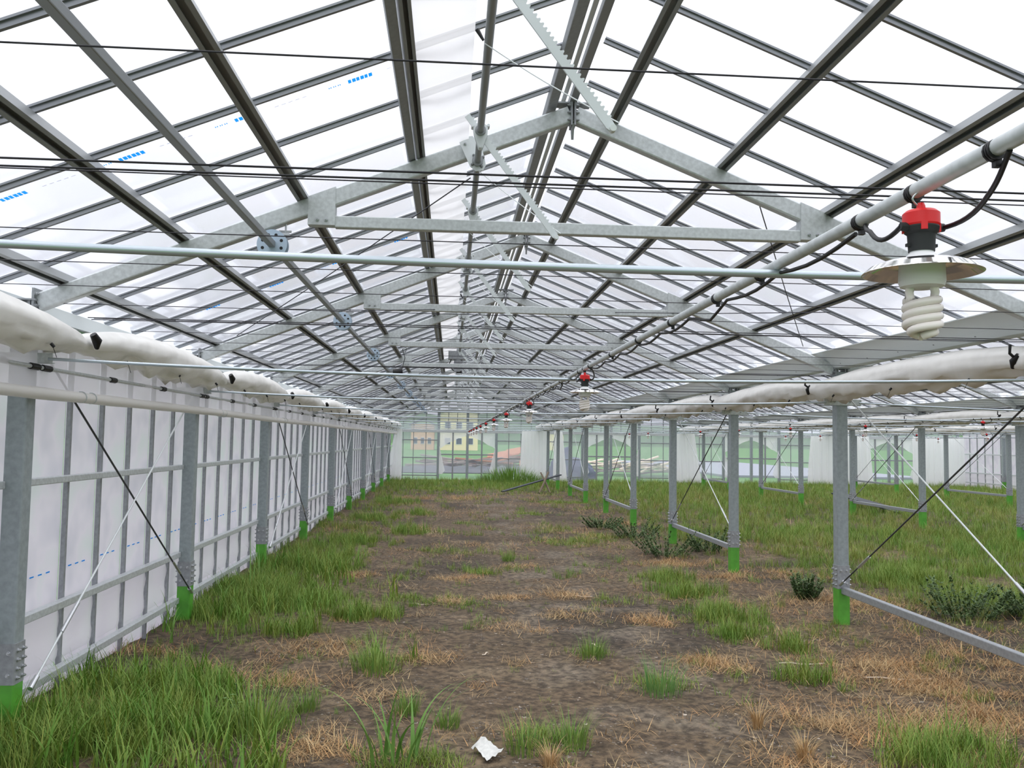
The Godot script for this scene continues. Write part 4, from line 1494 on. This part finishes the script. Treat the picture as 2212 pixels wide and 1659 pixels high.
func make_single_plants() -> void:
	# separate clumps that stand out on the soil
	var clumps := [[-1.60, 4.80, 0.34, "tall green grass clump at the dark soil edge near the milky wall", "short"], [-1.43, 5.27, 0.16, "small round green clump on dark soil beside a taller clump", "short"], [-1.10, 6.10, 0.30, "spreading green grass clump with a pale dead stalk", "lush"], [0.70, 5.52, 0.26, "bluish green upright grass clump on bare soil", "lush"], [0.41, 6.46, 0.20, "yellow-green grass clump in the middle of the soil", "short"], [0.14, 11.65, 0.16, "lone little green clump far down the soil bay", "short"], [-0.22, 4.58, 0.22, "dense green clump right behind the white paper scrap", "lush"], [0.02, 4.66, 0.20, "green clump beside an orange dry tuft near the paper scrap", "lush"], [-0.85, 5.15, 0.15, "small pale green clump on the brown soil", "short"], [-0.62, 4.95, 0.14, "thin yellowish clump behind the broad-leaved weed", "short"]]
	for e in clumps:
		var b := MB.new()
		for k in (110 if e[4] == "lush" else 120):
			var a := rng.randf() * TAU
			var rr: float = 0.5 * e[2] * sqrt(rng.randf())
			var g := Color(0.11, 0.24, 0.045).lerp(Color(0.27, 0.36, 0.08), rng.randf())
			if e[0] > 0.5:
				g = Color(0.12, 0.27, 0.07).lerp(Color(0.21, 0.35, 0.10), rng.randf())
			var root := Vector3(cos(a) * rr, -0.01, sin(a) * rr)
			blade_strip(b, root, a + rng.randf_range(-0.7, 0.7), e[2] * rng.randf_range(0.5, 1.1), 0.0045 + 0.007 * e[2], rng.randf_range(0.3, 1.7), g, g, 5)
		var o := thing("grass_clump", e[3], "grass clump", "single clumps on the soil", P(e[0], ground_height(e[0], e[1]), e[1]))
		part(b.mesh(), "blades", M.grass_blade, o).set_meta("kind", "stuff")
	for e in [[1.09, 4.90, 0.17, "straw-coloured dry tuft with long loose stalks on grey gravel"], [-0.12, 4.36, 0.14, "orange dry tuft at the foot of a green clump by the paper scrap"], [1.15, 4.40, 0.16, "low orange dry tuft on the gravelly soil"]]:
		var b := MB.new()
		for k in 80:
			var a := rng.randf() * TAU
			var g := Color(0.40, 0.24, 0.10).lerp(Color(0.58, 0.42, 0.22), rng.randf())
			blade_strip(b, Vector3(cos(a), 0, sin(a)) * 0.05 * rng.randf(), a, e[2] * rng.randf_range(0.5, 1.3), 0.005, rng.randf_range(1.0, 2.4), g, g, 5)
		var o := thing("dry_tuft", e[3], "dry tuft", "single dry tufts on the soil", P(e[0], ground_height(e[0], e[1]), e[1]))
		part(b.mesh(), "stalks", M.straw_blade, o).set_meta("kind", "stuff")
	# the broad weed in front: each leaf a part
	var w := thing("broad_leaved_grass", "large broad-leaved grass weed with arching blades beside the white paper scrap", "weed", "", P(-0.86, ground_height(-0.86, 4.42), 4.42))
	var leaves := [[2.9, 0.50, 0.026, 0.5], [2.2, 0.34, 0.024, 1.2], [0.4, 0.40, 0.026, 0.9], [0.1, 0.44, 0.024, 1.3], [5.9, 0.36, 0.02, 1.0], [3.5, 0.38, 0.022, 1.3], [4.2, 0.30, 0.02, 1.1], [1.4, 0.34, 0.02, 0.8], [0.7, 0.30, 0.02, 1.6], [5.2, 0.28, 0.018, 1.4], [2.6, 0.28, 0.018, 1.7], [1.0, 0.42, 0.022, 0.6], [3.9, 0.26, 0.018, 0.7], [0.2, 0.52, 0.03, 1.5], [6.1, 0.46, 0.026, 1.2], [2.7, 0.40, 0.026, 0.9], [3.2, 0.46, 0.028, 1.5], [0.9, 0.38, 0.024, 1.9], [5.6, 0.42, 0.024, 1.6], [4.6, 0.34, 0.022, 1.4]]
	for e in leaves:
		var b := MB.new()
		var g := Color(0.11, 0.25, 0.045).lerp(Color(0.20, 0.36, 0.08), rng.randf())
		blade_strip(b, Vector3(cos(e[0]) * 0.05 + rng.randf_range(-0.09, 0.11), -0.01, sin(e[0]) * 0.05 + rng.randf_range(-0.07, 0.07)), e[0], e[1] * 1.12, e[2] * 1.05, e[3], g, g, 10)
		part(b.mesh(), "leaf", M.grass_blade, w)
	# tall single weeds rising before the milky wall
	for e in [[-2.55, 8.9, 0.62, "tall arching grass stalk rising past the low rails of the milky wall"], [-2.62, 9.6, 0.55, "tall arching grass stalk rising past the low rails of the milky wall"], [-2.60, 8.1, 0.42, "tall arching grass stalk rising past the low rails of the milky wall"], [-2.66, 6.9, 0.34, "tall arching grass stalk rising past the low rails of the milky wall"]]:
		var o := thing("grass_stalk", e[3], "grass stalk", "tall stalks before the milky wall", P(e[0], ground_height(e[0], e[1]), e[1]))
		for k in 5:
			var b := MB.new()
			var g := Color(0.16, 0.30, 0.06)
			blade_strip(b, Vector3(rng.randf_range(-0.03, 0.03), 0, rng.randf_range(-0.03, 0.03)), rng.randf() * TAU, e[2] * rng.randf_range(0.7, 1.2), 0.014, rng.randf_range(0.6, 2.2), g, g, 12)
			part(b.mesh(), "leaf", M.grass_blade, o)
	# dark leafy weeds along the post row
	var shrubs := [[3.02, 8.97, 0.17, 0.30, "small dark green leafy weed standing alone on brown soil between two green-footed posts"], [2.40, 14.5, 0.5, 0.40, "dark leafy weed clump around a green post foot of the soil bay row"], [2.36, 12.2, 0.5, 0.42, "wide dark leafy weed beside a base rail of the soil bay row"], [4.16, 8.05, 0.40, 0.42, "dark leafy weed in the grass behind the nearest base rail"], [3.10, 12.7, 0.32, 0.45, "dark leafy weed growing behind the soil bay's base rail"], [2.15, 16.2, 0.4, 0.25, "low dark leafy weed near the middle posts of the soil bay row"], [4.75, 7.9, 0.35, 0.34, "second dark leafy weed in the grass behind the nearest base rail"], [-1.72, 5.05, 0.12, 0.34, "pale broad-leaved seedling beside the tall grass clump"]]
	for e in shrubs:
		var o := thing("leafy_weed", e[4], "weed", "", P(e[0], ground_height(e[0], e[1]), e[1]))
		var st := MB.new()
		var lf := MB.new()
		var pale: bool = e[0] < 0
		for k in (5 if pale else 40):
			var a := rng.randf() * TAU
			var rr: float = e[2] * sqrt(rng.randf()) * 0.6
			var root := Vector3(cos(a) * rr, 0, sin(a) * rr)
			var top := root + Vector3(cos(a) * e[2] * 0.45, e[3] * rng.randf_range(0.3, 0.95), sin(a) * e[2] * 0.45)
			st.tube([root, root.lerp(top, 0.5) + Vector3(0, 0.02, 0), top], [0.0022, 0.0017, 0.001], 4)
			for q in (5 if pale else 46):
				var t := rng.randf_range(0.05, 0.92)
				var at := root.lerp(top, t)
				var h := rng.randf() * TAU
				var g := Color(0.065, 0.12, 0.04).lerp(Color(0.14, 0.22, 0.07), rng.randf())
				if pale:
					g = Color(0.20, 0.36, 0.12)
				blade_strip(lf, at, h, rng.randf_range(0.03, 0.06), rng.randf_range(0.014, 0.024), rng.randf_range(0.6, 1.6), g, g, 3, rng.randf_range(0.5, 1.6))
		st.paint(Color(0.08, 0.11, 0.04))
		part(st.mesh(), "stems", M.weed_leaf, o).set_meta("kind", "stuff")
		part(lf.mesh(), "foliage", M.weed_leaf, o).set_meta("kind", "stuff")
	# overgrown mound by the far doorway
	var b2 := MB.new()
	for k in 900:
		var a := rng.randf() * TAU
		var rr := 1.3 * sqrt(rng.randf())
		var g := Color(0.13, 0.28, 0.05).lerp(Color(0.24, 0.38, 0.08), rng.randf())
		var hump := 0.45 * (1.0 - pow(rr / 1.3, 2.0))
		blade_strip(b2, Vector3(cos(a) * rr, hump * rng.randf(), sin(a) * rr * 0.6), a, rng.randf_range(0.25, 0.5), 0.02, rng.randf_range(0.6, 1.7), g, g, 4)
	var mound := thing("weed_mound", "bushy green mound of weeds near the far doorway", "weeds", "", P(1.55, 0, 32.4))
	part(b2.mesh(), "foliage", M.grass_blade, mound).set_meta("kind", "stuff")
	# crumpled scrap of white paper
	var s := MB.new()
	var rows := []
	for r in 9:
		var row := []
		for k in 7:
			var u := r / 8.0
			var t := k / 6.0
			var lift := 0.018 + 0.035 * t + 0.012 * sin(u * 4.0 + t * 2.0) + 0.014 * fine.get_noise_2d(u * 6.0, t * 6.0)
			var spread := 0.7 + 0.3 * u
			row.append(Vector3(0.085, 0, 0.15) * (u - 0.5) + Vector3(0.085, 0, -0.045) * (t - 0.5) * spread + Vector3(0, lift, 0))
		rows.append(row)
	s.sheet(rows)
	whole(s.mesh(), "paper_scrap", M.scrap_paper, "crumpled scrap of white paper lying on the soil beside a broad-leaved weed", "paper", "", P(-0.425, ground_height(-0.425, 4.5), 4.5))
	for e in [[0.72, 9.0, 0.10, 0.3], [0.5, 6.8, 0.06, 1.2], [1.9, 6.3, 0.16, 0.1], [-0.35, 6.6, 0.05, 2.0], [2.4, 5.9, 0.22, 0.15], [-0.9, 8.6, 0.09, 0.4]]:
		var pts := []
		for k in 5:
			var t := k / 4.0 - 0.5
			pts.append(Vector3(cos(e[3]) * e[2] * t * 2.0, 0.008 + 0.006 * sin(k * 2.0), sin(e[3]) * e[2] * t * 2.0))
		whole(tube_mesh(pts, 0.005, 6), "dry_twig", M.pale_rubble, "pale dry twig lying on the bare soil", "twig", "dry twigs on the soil", P(e[0], ground_height(e[0], e[1]), e[1]))

# ---------------------------------------------------------------- camera, sky and everything
func _ready() -> void:
	var cam := Camera3D.new()
	cam.name = "camera"
	add_child(cam)
	var right := Vector3(0.99758, 0.015069, 0.067881)
	var up := Vector3(-0.019331, 0.997853, 0.062578)
	var back := Vector3(-0.066792, -0.063739, 0.995729)
	cam.transform = Transform3D(Basis(right, up, back).orthonormalized(), Vector3(-0.6254, 1.55, 0))
	cam.fov = 46.7666
	cam.near = 0.05
	cam.far = 900.0
	var env := Environment.new()
	env.tonemap_mode = Environment.TONE_MAPPER_LINEAR
	env.tonemap_exposure = 1.3
	env.background_mode = Environment.BG_SKY
	env.sdfgi_enabled = true
	env.ssao_enabled = true
	env.ssil_enabled = true
	var sky := Sky.new()
	var sm := ProceduralSkyMaterial.new()
	# even white overcast: overhead about four times as bright as at the horizon
	sm.sky_top_color = Color(0.967, 0.971, 0.985)
	sm.sky_horizon_color = Color(0.489, 0.496, 0.527)
	sm.sky_curve = 1.35
	sm.ground_horizon_color = Color(0.62, 0.66, 0.66)
	sm.ground_bottom_color = Color(0.30, 0.36, 0.28)
	sm.sky_energy_multiplier = 1.74
	sm.sun_angle_max = 1.0
	sky.sky_material = sm
	env.sky = sky
	var we := WorldEnvironment.new()
	we.name = "environment"
	we.environment = env
	add_child(we)

	rng.seed = 11
	lumps.seed = 4
	lumps.frequency = 0.45
	lumps.fractal_octaves = 3
	fine.seed = 8
	fine.frequency = 0.9
	fine.fractal_octaves = 2
	make_materials()
	make_ground()
	make_frame()
	make_side_wall(-HALF, -1.0, "wall_left", "milky film side wall with thin mullions and low rails", true)
	make_side_wall(HALF + 3 * SPAN, 1.0, "wall_right", "far milky film side wall with thin mullions", false)
	make_end_wall()
	make_side_curtain()
	make_bundle(-2.66, -1.0, "white cloth screen rolled up in swags above the milky side wall", 1.0)
	make_bundle(2.74, 1.0, "white cloth screen rolled up along the post row bordering the soil bay")
	make_bundle(2.74 + SPAN, 1.0, "white cloth screen rolled up along the second post row")
	make_bundle(2.74 + 2 * SPAN, 1.0, "white cloth screen rolled up along the third post row")
	make_rods_and_wires()
	make_screen_axle()
	make_vent_gear()
	make_lamps()
	make_curtains()
	make_outside()
	make_plants()
